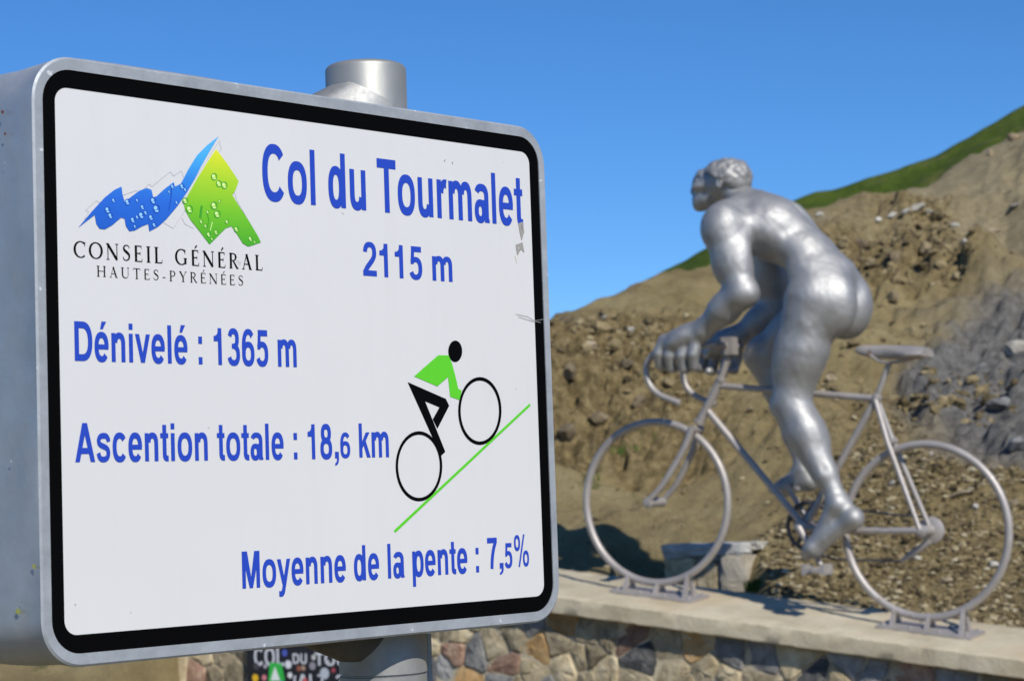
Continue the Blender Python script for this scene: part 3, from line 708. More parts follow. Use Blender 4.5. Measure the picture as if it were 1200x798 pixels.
# ------------------------------------------------------------ statue: one smooth surface from blended limbs
class Field:
    def __init__(s, lo, hi, h):
        s.lo, s.h = A(*lo), h; s.n = np.ceil((A(*hi)-s.lo)/h).astype(int)+1; s.D = np.full(tuple(s.n), .12, np.float32)
        s.ax = [s.lo[i]+h*np.arange(s.n[i], dtype=np.float32) for i in range(3)]
    def block(s, lo, hi):
        a = np.clip(np.floor((lo-s.lo)/s.h).astype(int), 0, s.n-1); b = np.clip(np.ceil((hi-s.lo)/s.h).astype(int)+1, 1, s.n)
        sl = tuple(slice(int(x), int(y)) for x, y in zip(a, b))
        return sl, np.meshgrid(*[s.ax[i][sl[i]] for i in range(3)], indexing='ij', sparse=True)
    def put(s, d, sl, k, mode):
        D = s.D[sl]
        if mode == 'add': h = np.maximum(k-np.abs(D-d), 0)/k; s.D[sl] = np.minimum(D, d)-h*h*k*.25
        else: d = -d; h = np.maximum(k-np.abs(D-d), 0)/k; s.D[sl] = np.maximum(D, d)+h*h*k*.25
    def cone(s, a, b, ra, rb, k=.05, ky=1.0, mode='add'):
        a, b = A(*a), A(*b); m = max(ra, rb)*max(1, ky)+k+.03
        sl, (x, y, z) = s.block(np.minimum(a, b)-m, np.maximum(a, b)+m)
        ba = b-a; ba2 = ba.copy(); ba2[1] /= ky; L2 = ba2 @ ba2+1e-9
        px, py, pz = x-a[0], (y-a[1])/ky, z-a[2]
        h = np.clip((px*ba2[0]+py*ba2[1]+pz*ba2[2])/L2, 0, 1)
        d = np.sqrt((px-h*ba2[0])**2+(py-h*ba2[1])**2+(pz-h*ba2[2])**2)-(ra+(rb-ra)*h)
        s.put(d, sl, k, mode)
    def ell(s, c, r, k=.05, rot=0.0, mode='add', yaw=0.0):
        """ellipsoid, radii r (along, lateral, up); rot tilts in the s-z plane"""
        c, r = A(*c), A(*r); m = r.max()+k+.03; sl, (x, y, z) = s.block(c-m, c+m)
        x, y, z = x-c[0], y-c[1], z-c[2]
        if yaw: x, y = x*math.cos(yaw)+y*math.sin(yaw), -x*math.sin(yaw)+y*math.cos(yaw)
        x, z = x*math.cos(rot)+z*math.sin(rot), -x*math.sin(rot)+z*math.cos(rot)
        k0 = np.sqrt((x/r[0])**2+(y/r[1])**2+(z/r[2])**2); k1 = np.sqrt((x/r[0]**2)**2+(y/r[1]**2)**2+(z/r[2]**2)**2)+1e-6
        s.put((k0*(k0-1)/k1).astype(np.float32), sl, k, mode)
    def mesh(s, name):
        D = s.D; n = s.n; ins = D < 0
        c = [ins[a:n[0]-1+a, b:n[1]-1+b, d:n[2]-1+d] for a in (0, 1) for b in (0, 1) for d in (0, 1)]
        al = c[0].copy(); an = c[0].copy()
        for q in c[1:]: al &= q; an |= q
        act = an & ~al; idx = np.argwhere(act); num = np.full(act.shape, -1, np.int64); num[act] = np.arange(len(idx))
        off = [A(a, b, d).astype(int) for a in (0, 1) for b in (0, 1) for d in (0, 1)]
        val = [D[tuple((idx+o).T)] for o in off]; acc = np.zeros((len(idx), 3)); cnt = np.zeros(len(idx))
        for i in range(8):
            for j in range(i+1, 8):
                if np.abs(off[i]-off[j]).sum() != 1: continue
                m = (val[i] < 0) != (val[j] < 0); t = np.where(m, val[i]/np.where(m, val[i]-val[j], 1), 0)
                acc += np.where(m[:, None], off[i]+t[:, None]*(off[j]-off[i]), 0); cnt += m
        V = s.lo+s.h*(idx+acc/cnt[:, None]); Q = []
        for ax in range(3):
            o = [0, 0, 0]; o[ax] = 1; b, c2 = [q for q in range(3) if q != ax]
            sl0 = [slice(1, n[q]-1) for q in range(3)]; sl1 = [slice(1, n[q]-1) for q in range(3)]
            sl0[ax] = slice(0, n[ax]-1); sl1[ax] = slice(1, n[ax])
            i0 = ins[tuple(sl0)]; i1 = ins[tuple(sl1)]; e = np.argwhere(i0 != i1); fl = i0[tuple(e.T)]
            st = np.ones(3, int); st[ax] = 0; e = e+st
            def cl(db, dc): q = e.copy(); q[:, b] -= db; q[:, c2] -= dc; return num[tuple(q.T)]
            q = np.stack([cl(1, 1), cl(0, 1), cl(0, 0), cl(1, 0)], -1)
            if ax == 1: fl = ~fl
            q[~fl] = q[~fl][:, ::-1]; Q.append(q)
        Q = np.concatenate(Q)
        # two light smoothing passes
        for lam in (.5, .5):
            S_ = np.zeros_like(V); N_ = np.zeros(len(V))
            for a, b in ((0, 1), (1, 2), (2, 3), (3, 0)):
                np.add.at(S_, Q[:, a], V[Q[:, b]]); np.add.at(N_, Q[:, a], 1)
            V = V*(1-lam)+lam*S_/np.maximum(N_, 1)[:, None]
        me = bpy.data.meshes.new(name); fill(me, V, Q); return me
def R_(px): return px/168.0
stat = empty('cyclist_statue', 'giant silver metal statue of a crouching cyclist riding the sculpture bicycle', 'statue', mat=BMAT)
hip = L(962, 340, .17); hand_w = .28
f = Field((-.35, -.66, -.05), (2.35, .66, 3.25), .0105)
lo_s = min(L(1030, 345, -.13)[0], L(1013, 606, .2)[0])-.15; hi_s = L(766, 410, .3)[0]+.15
f = Field((lo_s, -.62, L(938, 660, .2)[2]-.12), (hi_s, .62, L(850, 183, 0)[2]+.12), .0105)
# trunk
pel, wai, che, upc = L(970, 328), L(946, 297), L(909, 272), L(885, 257)
f.cone(pel, wai, .200, .160, .08, 1.30); f.cone(wai, che, .160, .188, .07, 1.36); f.cone(che, upc, .192, .158, .08, 1.5)
f.ell(L(915, 250), (.24, .20, .10), .10, .62)                         # rounded upper back
for sg in (1, -1):
    f.ell(L(906, 257)+A(0, .13*sg, 0), (.15, .10, .050), .12, .6)      # shoulder blade
    f.ell(L(893, 280)+A(0, .19*sg, 0), (.16, .07, .11), .07, .6)       # rib cage side
    f.ell(L(938, 285)+A(0, .10*sg, 0), (.22, .055, .055), .07, .72)    # muscles beside the spine
    f.cone(L(874, 243)+A(0, .03*sg, 0), L(872, 256)+A(0, .27*sg, 0), .070, .110, .09)   # trapezius
    f.ell(L(980, 355)+A(0, .135*sg, 0), (.20, .165, .245), .045, -.1)    # buttock
    f.ell(L(958, 325)+A(0, .20*sg, 0), (.13, .09, .10), .07, .7)       # flank over the hip
f.cone(L(905, 221), L(985, 277), .024, .024, .06, mode='sub')             # groove of the spine
f.cone(L(1010, 318), L(1020, 365), .022, .03, .06, mode='sub')
# neck and head
f.cone(L(886, 249), L(858, 224), .110, .090, .06); f.ell(L(849, 214), (.150, .118, .132), .05)
f.ell(L(832, 217), (.10, .098, .13), .05, .1); f.ell(L(829, 234), (.092, .080, .066), .05, -.25); f.ell(L(820, 234), (.052, .055, .058), .04)
f.ell(L(820, 242), (.036, .045, .034), .04); f.ell(L(825, 206), (.040, .09, .022), .04, .2)   # chin, brow
f.cone(L(821, 204), L(816, 214), .030, .026, .02); f.cone(L(816.5, 212), L(812.5, 225), .024, .024, .02); f.ell(L(814, 226.5), (.020, .034, .014), .012) # nose
f.ell(L(816.5, 233.5), (.016, .040, .009), .012); f.ell(L(818, 238), (.016, .034, .010), .012)   # lips
for sg in (1, -1):
    c = L(819, 212.5); f.ell((c[0]-.005, .075*sg, c[2]), (.044, .034, .025), .025, mode='sub'); f.ell((c[0]-.026, .058*sg, c[2]), (.026, .026, .02), .008)
    c = L(824, 220); f.ell((c[0], .078*sg, c[2]), (.05, .035, .03), .035)                          # cheekbone
    c = L(828, 229); f.ell((c[0], .112*sg, c[2]), (.05, .022, .022), .035, mode='sub')               # hollow cheek
    c = L(853, 217); f.ell((c[0], .138*sg, c[2]), (.03, .018, .045), .012, .3); f.ell((c[0]-.004, .155*sg, c[2]), (.015, .012, .025), .01, mode='sub')
# arms; the far one mirrors the near hand
def mir(p, sg): return A(p[0], p[1]*sg, p[2])
shN, elN, wrN = L(848, 268, .35), L(869, 343, .39), L(823, 387, .32)
shF, elF, wrF = mir(shN, -1), L(907, 366, -.42), mir(L(817, 388, .33), -1)
for sh, el, wr, sg in ((shN, elN, wrN, 1), (shF, elF, wrF, -1)):
    ax = el-sh
    f.cone(sh+ax*.05, sh+ax*.55, .142, .122, .05); f.cone(sh+ax*.5, el, .126, .098, .05)
    f.ell(sh+A(.01, .02*sg, .01), (.145, .13, .168), .05)                # deltoid
    f.ell(sh+ax*.48+A(.05, 0, 0), (.08, .09, .17), .05, .15)             # biceps
    f.ell(sh+ax*.55+A(-.06, 0, 0), (.068, .08, .19), .05, .15)           # triceps
    f.ell(el+A(-.055, 0, -.012), (.06, .07, .07), .05)                   # point of the elbow
    fa = wr-el
    f.cone(el, el+fa*.45, .104, .098, .05); f.cone(el+fa*.45, wr, .098, .070, .05)
    f.ell(el+fa*.3+A(0, 0, .03), (.15, .08, .075), .05, math.atan2(fa[2], fa[0]))
    f.ell(wr+A(-.02, .035*sg, -.01), (.042, .034, .038), .02)             # wrist knob
    kn = [mir(L(x, y, .33), sg) for x, y in ((779.5, 399), (791.5, 396), (804, 395.5), (816, 398))]
    md = [mir(L(x, y, .345), sg) for x, y in ((771.5, 414), (784.5, 416), (798.5, 416.5), (812, 415))]
    tp = [mir(L(x, y, .315), sg) for x, y in ((773.5, 428), (786.5, 431), (800.5, 432), (813, 429.5))]
    pc = mir(L(803, 396, .30), sg)
    f.cone(wr, pc, .076, .068, .04); f.ell(pc+A(.02, .01*sg, -.01), (.155, .11, .080), .04, math.radians(-26))
    for i, (a, b, c) in enumerate(zip(kn, md, tp)):
        f.cone(pc+(wr-pc)*.45, a, .060, .042, .035); f.ell(a, (.043, .042, .042), .016)
        f.cone(a, b, .046, .044, .010); f.cone(b, c, .043, .036, .007); f.cone(c, c+A(0, -.06*sg, -.006), .035, .029, .006)
    t0, t1, t2 = mir(L(812, 398, .25), sg), mir(L(800, 405, .225), sg), mir(L(792, 414, .235), sg)
    f.cone(wr, t0, .05, .034, .03); f.cone(t0, t1, .033, .028, .012); f.cone(t1, t2, .028, .023, .01)
# legs
def leg(hp, kn, cf, an, sg, near):
    ax = kn-hp
    f.cone(hp, hp+ax*.55, .198, .170, .06); f.cone(hp+ax*.5, kn, .174, .118, .05)
    n1 = unit(A(-ax[2], 0, ax[0])); n1 = n1 if n1[0] > 0 else -n1        # front of the thigh
    f.ell(hp+ax*.55+n1*.055+A(0, .03*sg, 0), (.11, .12, .26), .06, math.atan2(-ax[0], -ax[2])*-1)
    f.ell(hp+ax*.78-n1*.05+A(0, -.03*sg, 0), (.065, .075, .2), .05, math.atan2(-ax[0], -ax[2])*-1)
    sh = an-kn; n2 = unit(A(-sh[2], 0, sh[0])); n2 = n2 if n2[0] > 0 else -n2
    f.ell(kn+n1*.06+n2*.02+A(0, 0, -.03), (.068, .075, .078), .035)       # knee cap
    f.cone(kn, kn+sh*.3, .130 if near else .150, .124 if near else .092, .05); f.cone(kn+sh*.3, kn+sh*.7, .124 if near else .092, .088 if near else .075, .05); f.cone(kn+sh*.7, an, .080 if near else .072, .060, .04)
    r2 = -math.atan2(-sh[0], -sh[2])
    f.ell(kn+sh*.30-n2*.055+A(0, -.03*sg, 0), (.085, .085, .19), .045, r2); f.ell(kn+sh*.26-n2*.04+A(0, .045*sg, 0), (.075, .065, .18), .04, r2)
    if near: f.ell(kn+sh*.36+n2*.066, (.046, .055, .25), .04, r2)                    # shin
    for q in (1, -1): f.ell(an+A(.0, .055*q, .005), (.035, .026, .035), .025)  # ankle bones
leg(L(953, 352, .17), L(926.5, 472, .18), None, L(984, 590, .20), 1, True)
leg(mir(L(953, 352, .17), -1), L(897, 417, -.19), None, L(945, 551, -.22), -1, False)
for a, b, r_, k_ in ((L(960, 385, .40), L(944, 438, .36), .012, .09), (L(951, 494, .325), L(966, 548, .295), .012, .06), (L(890, 298, .30), L(905, 318, .24), .024, .09)):
    f.cone(a, b, r_, r_, k_, mode='sub')
f.ell(L(992, 352, .37), (.04, .04, .09), .12, .2, mode='sub')
f.ell(L(872, 266, .24), (.12, .12, .10), .08)                            # fills between shoulder and back
def foot(an, heel, ball, toe, sg):
    f.cone(an, heel, .060, .056, .04); f.ell(heel, (.058, .056, .062), .035)
    f.cone(an+A(.02, 0, -.01), ball, .068, .050, .055, 1.2); f.cone(heel, ball, .052, .05, .05, 1.3); f.cone(ball, toe, .055, .030, .04, 1.5)
    d = unit(toe-ball)
    for i, o_ in enumerate((-.05, -.02, .008, .032, .055)):
        rr = (.031, .024, .022, .021, .018)[i]; b = toe+A(0, -o_*sg*-1, -.004)-d*(.02+.016*i)
        f.cone(b-d*.04, b+d*.04, rr, rr*.85, .014)
foot(L(984, 590, .20), L(1000, 607, .20), L(953, 643, .20), L(944, 651, .20), 1)
foot(L(944, 551, -.22), L(950, 563, -.22), L(918, 572, -.22), L(910, 573, -.22), -1)
me = f.mesh('body'); nv = len(me.vertices)
co = np.zeros(nv*3, np.float32); no = np.zeros(nv*3, np.float32); me.vertices.foreach_get('co', co); me.vertices.foreach_get('normal', no)
co = co.reshape(-1, 3); no = no.reshape(-1, 3)
wob = .0030*fbm(co[:, 0]*7+co[:, 1]*3, co[:, 2]*7-co[:, 1]*4, 3, k=60)+.0011*fbm(co[:, 0]*19+co[:, 1]*9, co[:, 2]*19-co[:, 1]*11, 3, k=70)   # hand-worked surface
me.vertices.foreach_set('co', (co+no*wob[:, None]).astype(np.float32).reshape(-1)); me.update()
body = link('body', me, M['statue'], stat)
# curly cropped hair, its own mesh
hf = Field((L(880, 213)[0]-.25, -.26, L(850, 225)[2]-.15), (L(820, 200)[0]+.25, .26, L(850, 183)[2]+.15), .0085)
hc = L(852, 209.5); hr = A(.168, .142, .132)
hf.ell(hc, hr, .02, .25); hf.ell(L(866, 215), (.075, .11, .06), .05, .3)
r = np.random.default_rng(3)
for _ in range(700):
    d = unit(r.normal(size=3)); 
    if d[2] < -.35: continue
    q = r.uniform(.010, .019); p = hc+d*hr*r.uniform(.97, 1.03); hf.ell(p, (q*1.4, q, q), .012, r.uniform(-1, 1))
hf.ell(L(826, 227)+A(0.02, 0, -.0), (.30, .5, .165), .015, .42, mode='sub')
hair = link('hair', hf.mesh('hair'), M['hair'], stat)

print('T', round(time.time()-T0, 1))
# ------------------------------------------------------------ the road sign
SE = A(.682185306, .731179327, 0); SN = A(-.731179327, .682185306, 0)      # along the face, into its depth
TLW = A(-.45117901, 2.12453619, 0)
_p = Plane(TLW, SE, SN); DEP = .088
pt, pb_ = _p.loc(430.5, 105, DEP), _p.loc(447.5, 775, DEP); XP = (pt[0]+pb_[0])/2
SORG = TLW+SE*XP+SN*DEP
SPn = Plane(SORG, SE, SN)
def sg_(px, py, off=0): return SPn.loc(px, py, off-DEP)
SMAT = Matrix(((SE[0], SN[0], 0, SORG[0]), (SE[1], SN[1], 0, SORG[1]), (0, 0, 1, 0), (0, 0, 0, 1)))
sign = empty('road_sign', 'large white information sign with black border and blue lettering on aluminium post', 'sign', mat=SMAT)
tl, br = sg_(65.5, 102.5), sg_(637, 697)
tr_, bl = sg_(620.5, 178.5), sg_(74, 746)
x0, x1 = (tl[0]+bl[0])/2, (tr_[0]+br[0])/2; z1, z0 = (tl[2]+tr_[2])/2, (br[2]+bl[2])/2
YF = -DEP                                               # local y of the face
def rrect(x0, x1, z0, z1, r, n=10):
    P = []
    for cx, cz, a0 in ((x1-r, z1-r, 0), (x0+r, z1-r, 90), (x0+r, z0+r, 180), (x1-r, z0+r, 270)):
        for k in range(n+1):
            a = math.radians(a0+90*k/n); P.append((cx+r*math.cos(a), cz+r*math.sin(a)))
    return P
def ring(Pa, ya, Pb, yb, mb):
    n = len(Pa); mb.add([(p[0], ya, p[1]) for p in Pa]+[(p[0], yb, p[1]) for p in Pb], [(k, (k+1) % n, n+(k+1) % n, n+k) for k in range(n)])
bd, lp, bx, lx = .0185, .0132, .0158, .0118
R0 = rrect(x0, x1, z0, z1, .015); R1 = rrect(x0-bx, x1+bx, z0-bd, z1+bd, .034)
R2 = rrect(x0-bx-lx+.0022, x1+bx+lx-.0022, z0-bd-lp+.0022, z1+bd+lp-.0022, .0455); R3 = rrect(x0-bx-lx, x1+bx+lx, z0-bd-lp, z1+bd+lp, .047)
BD = .172
mb = MB(); mb.add([(p[0], YF, p[1]) for p in R0], [tuple(range(len(R0)))]); face = mb.build('face_panel', M['white'], sign)
mb = MB(); ring(R0, YF-.0003, R1, YF-.0003, mb); mb.build('border', M['black'], sign)
mb = MB(); ring(R1, YF-.0003, R1, YF-.0018, mb); ring(R1, YF-.0018, R2, YF-.0022, mb); ring(R2, YF-.0022, R3, YF-.0002, mb)
mb.build('lip', M['lip'], sign, auto=50)
# shell with a little hand-made unevenness, and its back
mb = MB(); n = len(R3); ys = [YF-.0002, YF+.004, YF+.03, YF+.07, YF+.11, YF+.15, YF+BD]
R3f = []
for i, p in enumerate(R3):
    q = R3[(i+1) % n]; R3f.append(p); d = math.dist(p, q)
    if d > .05:
        m = int(d/.02)
        for k in range(1, m): R3f.append((p[0]+(q[0]-p[0])*k/m, p[1]+(q[1]-p[1])*k/m))
nf = len(R3f); cx_, cz_ = (x0+x1)/2, (z0+z1)/2; V = []
for j, y in enumerate(ys):
    for (a, b) in R3f:
        dn = .0 if j < 1 else .0022*float(vnoise(A(a*9+3), A(b*9+y*20)))+(-.004*math.exp(-((b-z1+.035)/.03)**2-((y-YF-.095)/.02)**2) if a < x0 else 0)
        ux, uz = a-cx_, b-cz_; V.append((a+dn*(1 if ux > 0 else -1)*(abs(ux) > .3), y, b+dn*(1 if uz > 0 else -1)*(abs(uz) > .25)))
Fc = [(j*nf+k, j*nf+(k+1) % nf, (j+1)*nf+(k+1) % nf, (j+1)*nf+k) for j in range(len(ys)-1) for k in range(nf)]
mb.add(V, Fc).build('housing', M['frame'], sign, auto=50)
mb = MB(); mb.add([(p[0], YF+BD-.002, p[1]) for p in R3], [tuple(range(len(R3)))]); mb.build('back_panel', M['frame'], sign)
# post, cap, castings, rail
zt, zb2 = z1+bd+lp, z0-bd-lp
dz = math.dist((0, 0), (0, 0)); dist_post = float(np.linalg.norm((SORG+A(0, 0, 1.6)-EYE))); PR = 47.9/PX*dist_post
ztop = _p.loc(430.5, 80, DEP)[2]
MB().lathe([(PR, -.6), (PR, ztop-.0045), (PR*.985, ztop-.0018), (PR*.94, ztop+.0006), (PR*.86, ztop+.0022), (PR*.4, ztop+.0050), (.0005, ztop+.0055)], (0, 0, 0), (0, 0, 1), 56).build('post', M['post'], sign, auto=35)
zc1 = _p.loc(447, 789, DEP)[2]
MB().lathe([(PR+.0004, zc1-.09), (PR+.0028, zc1-.0895), (PR+.0028, zc1-.0015), (PR+.0004, zc1-.0008), (PR+.0004, zc1+.0008), (PR+.0032, zc1+.0016), (PR+.0032, zb2-.002), (PR+.0004, zb2)], (0, 0, 0), (0, 0, 1), 56).build('clamp_collar', M['casting'], sign, auto=30)
def flare(z_in, z_out, ext, cut, name, mat=None):
    """casting that swells from the post towards the far left, ending in a slanting ellipse round the post"""
    mb = MB(); n = 72; rows = 10; V = []; lf = A(-.682, .731)
    for j in range(rows):
        t = j/(rows-1)
        for k in range(n):
            a = 2*math.pi*k/n; v = A(math.cos(a), math.sin(a)); q = max(0, (v @ lf+cut)/(1+cut))
            e = ext*(1-t)**1.0*min(1, q*1.6)**.8
            p = v*(PR+(.0008 if q > 0 else -.002))+lf*e*q**.35+v*e*.25; V.append((p[0], p[1], z_in+(z_out-z_in)*t*(.35+.65*min(1, q*1.7))))
    Fc = [(j*n+k, j*n+(k+1) % n, (j+1)*n+(k+1) % n, (j+1)*n+k) for j in range(rows-1) for k in range(n)]
    return mb.add(V, Fc).build(name, mat or M['casting'], sign, auto=50)
flare(zt-.001, zt+.040, .072, .75, 'upper_bracket'); flare(zb2+.001, zb2-.034, .062, .47, 'lower_bracket', M['casting_shade'])
MB().tube([sg_(501, 742, .16), sg_(501.5, 757, .16)*A(1, 1, 0)+A(0, 0, -.3)], .0048, 12).build('rail', M['lip'], sign, auto=40)
# hex bolts on the clamp
for zz in (zc1-.03, zc1-.07):
    MB().lathe([(.0075, 0), (.0075, .006), (.005, .008)], (PR*.2, PR+.003, zz), (0, 1, 0), 6).build('bolt', M['post'], sign)

def film(mb, name, mat, label=None):
    o = mb.build(name, mat, sign)
    if label: o['label'] = label
    return o
LV = [0]
def flat(pts, mb, lev):
    """polygon given by photo points on the sign face"""
    mb.add([(q[0], YF-.0003-lev*.00012, q[2]) for q in (sg_(x, y) for x, y in pts)], [tuple(range(len(pts)))])
# condensed bold grotesque drawn in font units (cap height 720): bars, polygons and arcs
def grot(ch):
    Bx = lambda a, b, c, d: ('P', [(a, b), (c, b), (c, d), (a, d)])
    Pl = lambda *p: ('P', list(p))
    Ar = lambda cx, cy, rx, ry, a0=0, a1=360, tv=140, th=115: ('A', (cx, cy, rx, ry, a0, a1, tv, th))
    St = lambda pts, tv=130, th=108: ('S', (pts, tv, th))
    E_ = [Ar(278, 266, 244, 280, 0, 322), Bx(70, 222, 516, 316)]
    C_ = [Pl((136, 5), (206, 0), (206, -30), (185, -95), (135, -140), (66, -155), (66, -100), (110, -80), (130, -40)), Bx(66, 0, 206, 140)]
    G = {'l': (278, [Bx(69, 0, 209, 720)]), 'i': (278, [Bx(69, 0, 209, 532), Bx(69, 605, 209, 720)]), ':': (333, [Bx(97, 0, 240, 140), Bx(97, 392, 240, 532)]), ' ': (278, []),
         ',': (278, C_), '.': (278, [Bx(66, 0, 206, 140)]), 'o': (611, [Ar(305, 266, 271, 280)]), 'c': (556, [Ar(285, 266, 251, 280, 36, 324)]),
         'd': (611, [Ar(262, 266, 227, 280), Bx(405, 0, 545, 720)]), 'p': (611, [Bx(66, -207, 206, 532), Ar(349, 266, 227, 280)]),
         'e': (556, E_), '\u00e9': (556, E_+[Pl((235, 592), (330, 592), (452, 735), (290, 735))]),
         'a': (556, [Bx(368, 0, 508, 375), Ar(272, 372, 236, 172, 0, 158, 140, 105), Ar(222, 155, 190, 168, 0, 360, 135, 100), Bx(222, 226, 375, 318), Bx(470, 0, 530, 50)]),
         'u': (611, [Bx(64, 195, 204, 532), Bx(405, 0, 545, 532), Ar(272, 200, 208, 214, 180, 350)]), 'n': (611, [Bx(66, 0, 206, 532), Bx(407, 0, 547, 335), Ar(339, 332, 208, 214, 0, 172)]),
         'm': (889, [Bx(64, 0, 204, 532), Bx(375, 0, 515, 340), Bx(685, 0, 825, 340), Ar(318, 335, 197, 211, 0, 170), Ar(628, 335, 197, 211, 0, 170)]),
         'r': (389, [Bx(66, 0, 206, 532), Ar(345, 322, 208, 222, 78, 172), Bx(340, 418, 375, 543)]),
         't': (333, [Bx(98, 125, 238, 690), Bx(16, 437, 309, 532), Ar(258, 132, 160, 138, 180, 272), Bx(256, -6, 309, 105)]),
         'v': (556, [Pl((10, 532), (158, 532), (345, 0), (208, 0)), Pl((398, 532), (546, 532), (348, 0), (211, 0))]),
         'y': (556, [Pl((10, 532), (160, 532), (345, 20), (210, 20)), Pl((400, 532), (546, 532), (318, -95), (190, -60)), Pl((190, -60), (318, -95), (290, -155), (235, -200), (150, -213), (70, -205), (70, -95), (120, -100), (165, -95))]),
         'k': (556, [Bx(66, 0, 206, 720), Pl((200, 180), (200, 335), (370, 532), (540, 532)), Pl((262, 260), (360, 355), (565, 0), (400, 0))]),
         's': (556, [St([(452, 372), (432, 432), (370, 476), (280, 484), (190, 474), (128, 436), (112, 385), (140, 332), (225, 298), (330, 272), (412, 232), (440, 168), (418, 98), (355, 56), (270, 44), (178, 56), (120, 100), (98, 165)])]),
         'C': (722, [Ar(372, 360, 328, 372, 38, 322, 150, 125)]), 'D': (722, [Bx(76, 0, 226, 720), Bx(76, 595, 345, 720), Bx(76, 0, 345, 125), Ar(345, 360, 338, 360, -90, 90, 150, 125)]),
         'A': (722, [Pl((20, 0), (176, 0), (445, 720), (278, 720)), Pl((702, 0), (546, 0), (277, 720), (444, 720)), Bx(190, 150, 530, 262)]),
         'M': (833, [Bx(69, 0, 209, 720), Bx(624, 0, 764, 720), Pl((69, 720), (275, 720), (480, 0), (352, 0)), Pl((764, 720), (558, 720), (353, 0), (481, 0))]),
         'T': (611, [Bx(14, 595, 597, 720), Bx(230, 0, 380, 720)]), 'O': (778, [Ar(389, 360, 345, 372, 0, 360, 150, 125)]), 'L': (611, [Bx(76, 0, 226, 720), Bx(76, 0, 580, 125)]),
         'U': (722, [Bx(72, 250, 222, 720), Bx(500, 250, 650, 720), Ar(361, 255, 289, 265, 180, 360, 150, 125)]), 'E': (667, [Bx(76, 0, 226, 720), Bx(76, 0, 620, 125), Bx(76, 300, 590, 420), Bx(76, 595, 615, 720)]),
         'R': (722, [Bx(76, 0, 226, 720), Bx(76, 600, 420, 720), Bx(76, 290, 420, 405), Ar(420, 505, 250, 215, -90, 90, 150, 115), Pl((370, 330), (520, 370), (690, 0), (520, 0))]),
         '(': (333, [Ar(420, 260, 350, 520, 135, 225, 130, 60)]), ')': (333, [Ar(-90, 260, 350, 520, -45, 45, 130, 60)]),
         '1': (556, [Bx(228, 0, 368, 709), Pl((230, 455), (69, 455), (69, 555), (150, 565), (210, 605), (245, 709), (330, 709), (330, 455))]),
         '2': (556, [Ar(278, 495, 232, 226, 0, 178), St([(440, 505), (428, 425), (370, 345), (280, 265), (175, 175), (110, 90)], 145, 120), Bx(30, 0, 515, 120)]),
         '3': (556, [Ar(268, 513, 212, 207, -80, 165), Ar(272, 207, 242, 219, -165, 82), Bx(205, 322, 300, 420)]),
         '5': (556, [Bx(118, 588, 490, 709), Pl((88, 325), (205, 325), (240, 700), (125, 700)), Ar(272, 235, 244, 248, -158, 140)]),
         '6': (556, [Ar(283, 230, 243, 242), Ar(295, 362, 256, 358, 42, 205)]), '8': (556, [Ar(278, 522, 212, 198), Ar(278, 208, 248, 220)]),
         '7': (556, [Bx(30, 585, 525, 709), St([(452, 610), (350, 450), (270, 240), (235, 0)], 148, 120)]),
         '%': (889, [Ar(205, 535, 172, 188, 0, 360, 95, 85), Ar(684, 165, 172, 188, 0, 360, 95, 85), Pl((560, 730), (645, 730), (330, -20), (245, -20))])}
    return G[ch]
def run_polys(txt, w, h):
    """polygon strips for txt: ink w wide, cap height h"""
    polys = []; x = 0
    for q in txt:
        adv, prims = grot(q)
        for ty, d in prims:
            if ty == 'P': polys.append([[(x+a, b) for a, b in d]])
            elif ty == 'A':
                cx, cy, rx, ry, a0, a1, tv, th = d; n = max(8, int(abs(a1-a0)/9)); out = []
                ex = 2/2.35
                for k in range(n+1):
                    a = math.radians(a0+(a1-a0)*k/n); c, s_ = math.cos(a), math.sin(a); c, s_ = math.copysign(abs(c)**ex, c), math.copysign(abs(s_)**ex, s_)
                    out.append(((x+cx+rx*c, cy+ry*s_), (x+cx+(rx-tv)*c, cy+(ry-th)*s_)))
                polys.append([[out[k][0], out[k+1][0], out[k+1][1], out[k][1]] for k in range(n)])
            else:
                pts, tv, th = d; P = [A(*p) for p in pts]; P = [p[:2] for p in smoothpath([(a, b, 0) for a, b in pts], 4)]; out = []
                for k in range(len(P)):
                    t_ = unit(P[min(k+1, len(P)-1)]-P[max(k-1, 0)]); nn = A(-t_[1]*tv/2, t_[0]*th/2); out.append((P[k]+nn, P[k]-nn))
                polys.append([[(x+out[k][0][0], out[k][0][1]), (x+out[k+1][0][0], out[k+1][0][1]), (x+out[k+1][1][0], out[k+1][1][1]), (x+out[k][1][0], out[k][1][1])] for k in range(len(P)-1)])
        x += adv
    xs = [p[0] for g in polys for f_ in g for p in f_]; a, b = min(xs), max(xs); kx, ky = w/(b-a), h/720
    return [[[((p[0]-a)*kx, p[1]*ky) for p in f_] for f_ in g] for g in polys]
def words(parts, label, mat=None, name='lettering', frame=sg_, y=YF-.0004, parent=sign, sgn_y=-1):
    """parts: (text, left px, right px, baseline px at left, cap height px at left)"""
    for txt, xl, xr, yb, ch in parts:
        mb = MB(); a = frame(xl, yb); b = frame(xr, yb); c = frame(xl, yb-ch); w = abs(b[0]-a[0]); h = c[2]-a[2]
        sgn = 1 if b[0] > a[0] else -1
        for i, g in enumerate(run_polys(txt, w, h)):
            yy = y+sgn_y*(i % 5)*.000012
            for f_ in g: mb.add([(a[0]+sgn*px, yy, a[2]+pz) for px, pz in f_], [tuple(range(len(f_)))])
        o = mb.build(name, mat or M['blue'], parent); o['label'] = label if len(parts) == 1 else 'piece "%s" of the %s' % (txt, label)
words([('Col du Tourmalet', 308, 612, 234.5, 66)], 'large blue words Col du Tourmalet')
words([('2115 m', 425.6, 530, 323, 40)], 'blue figure 2115 m')
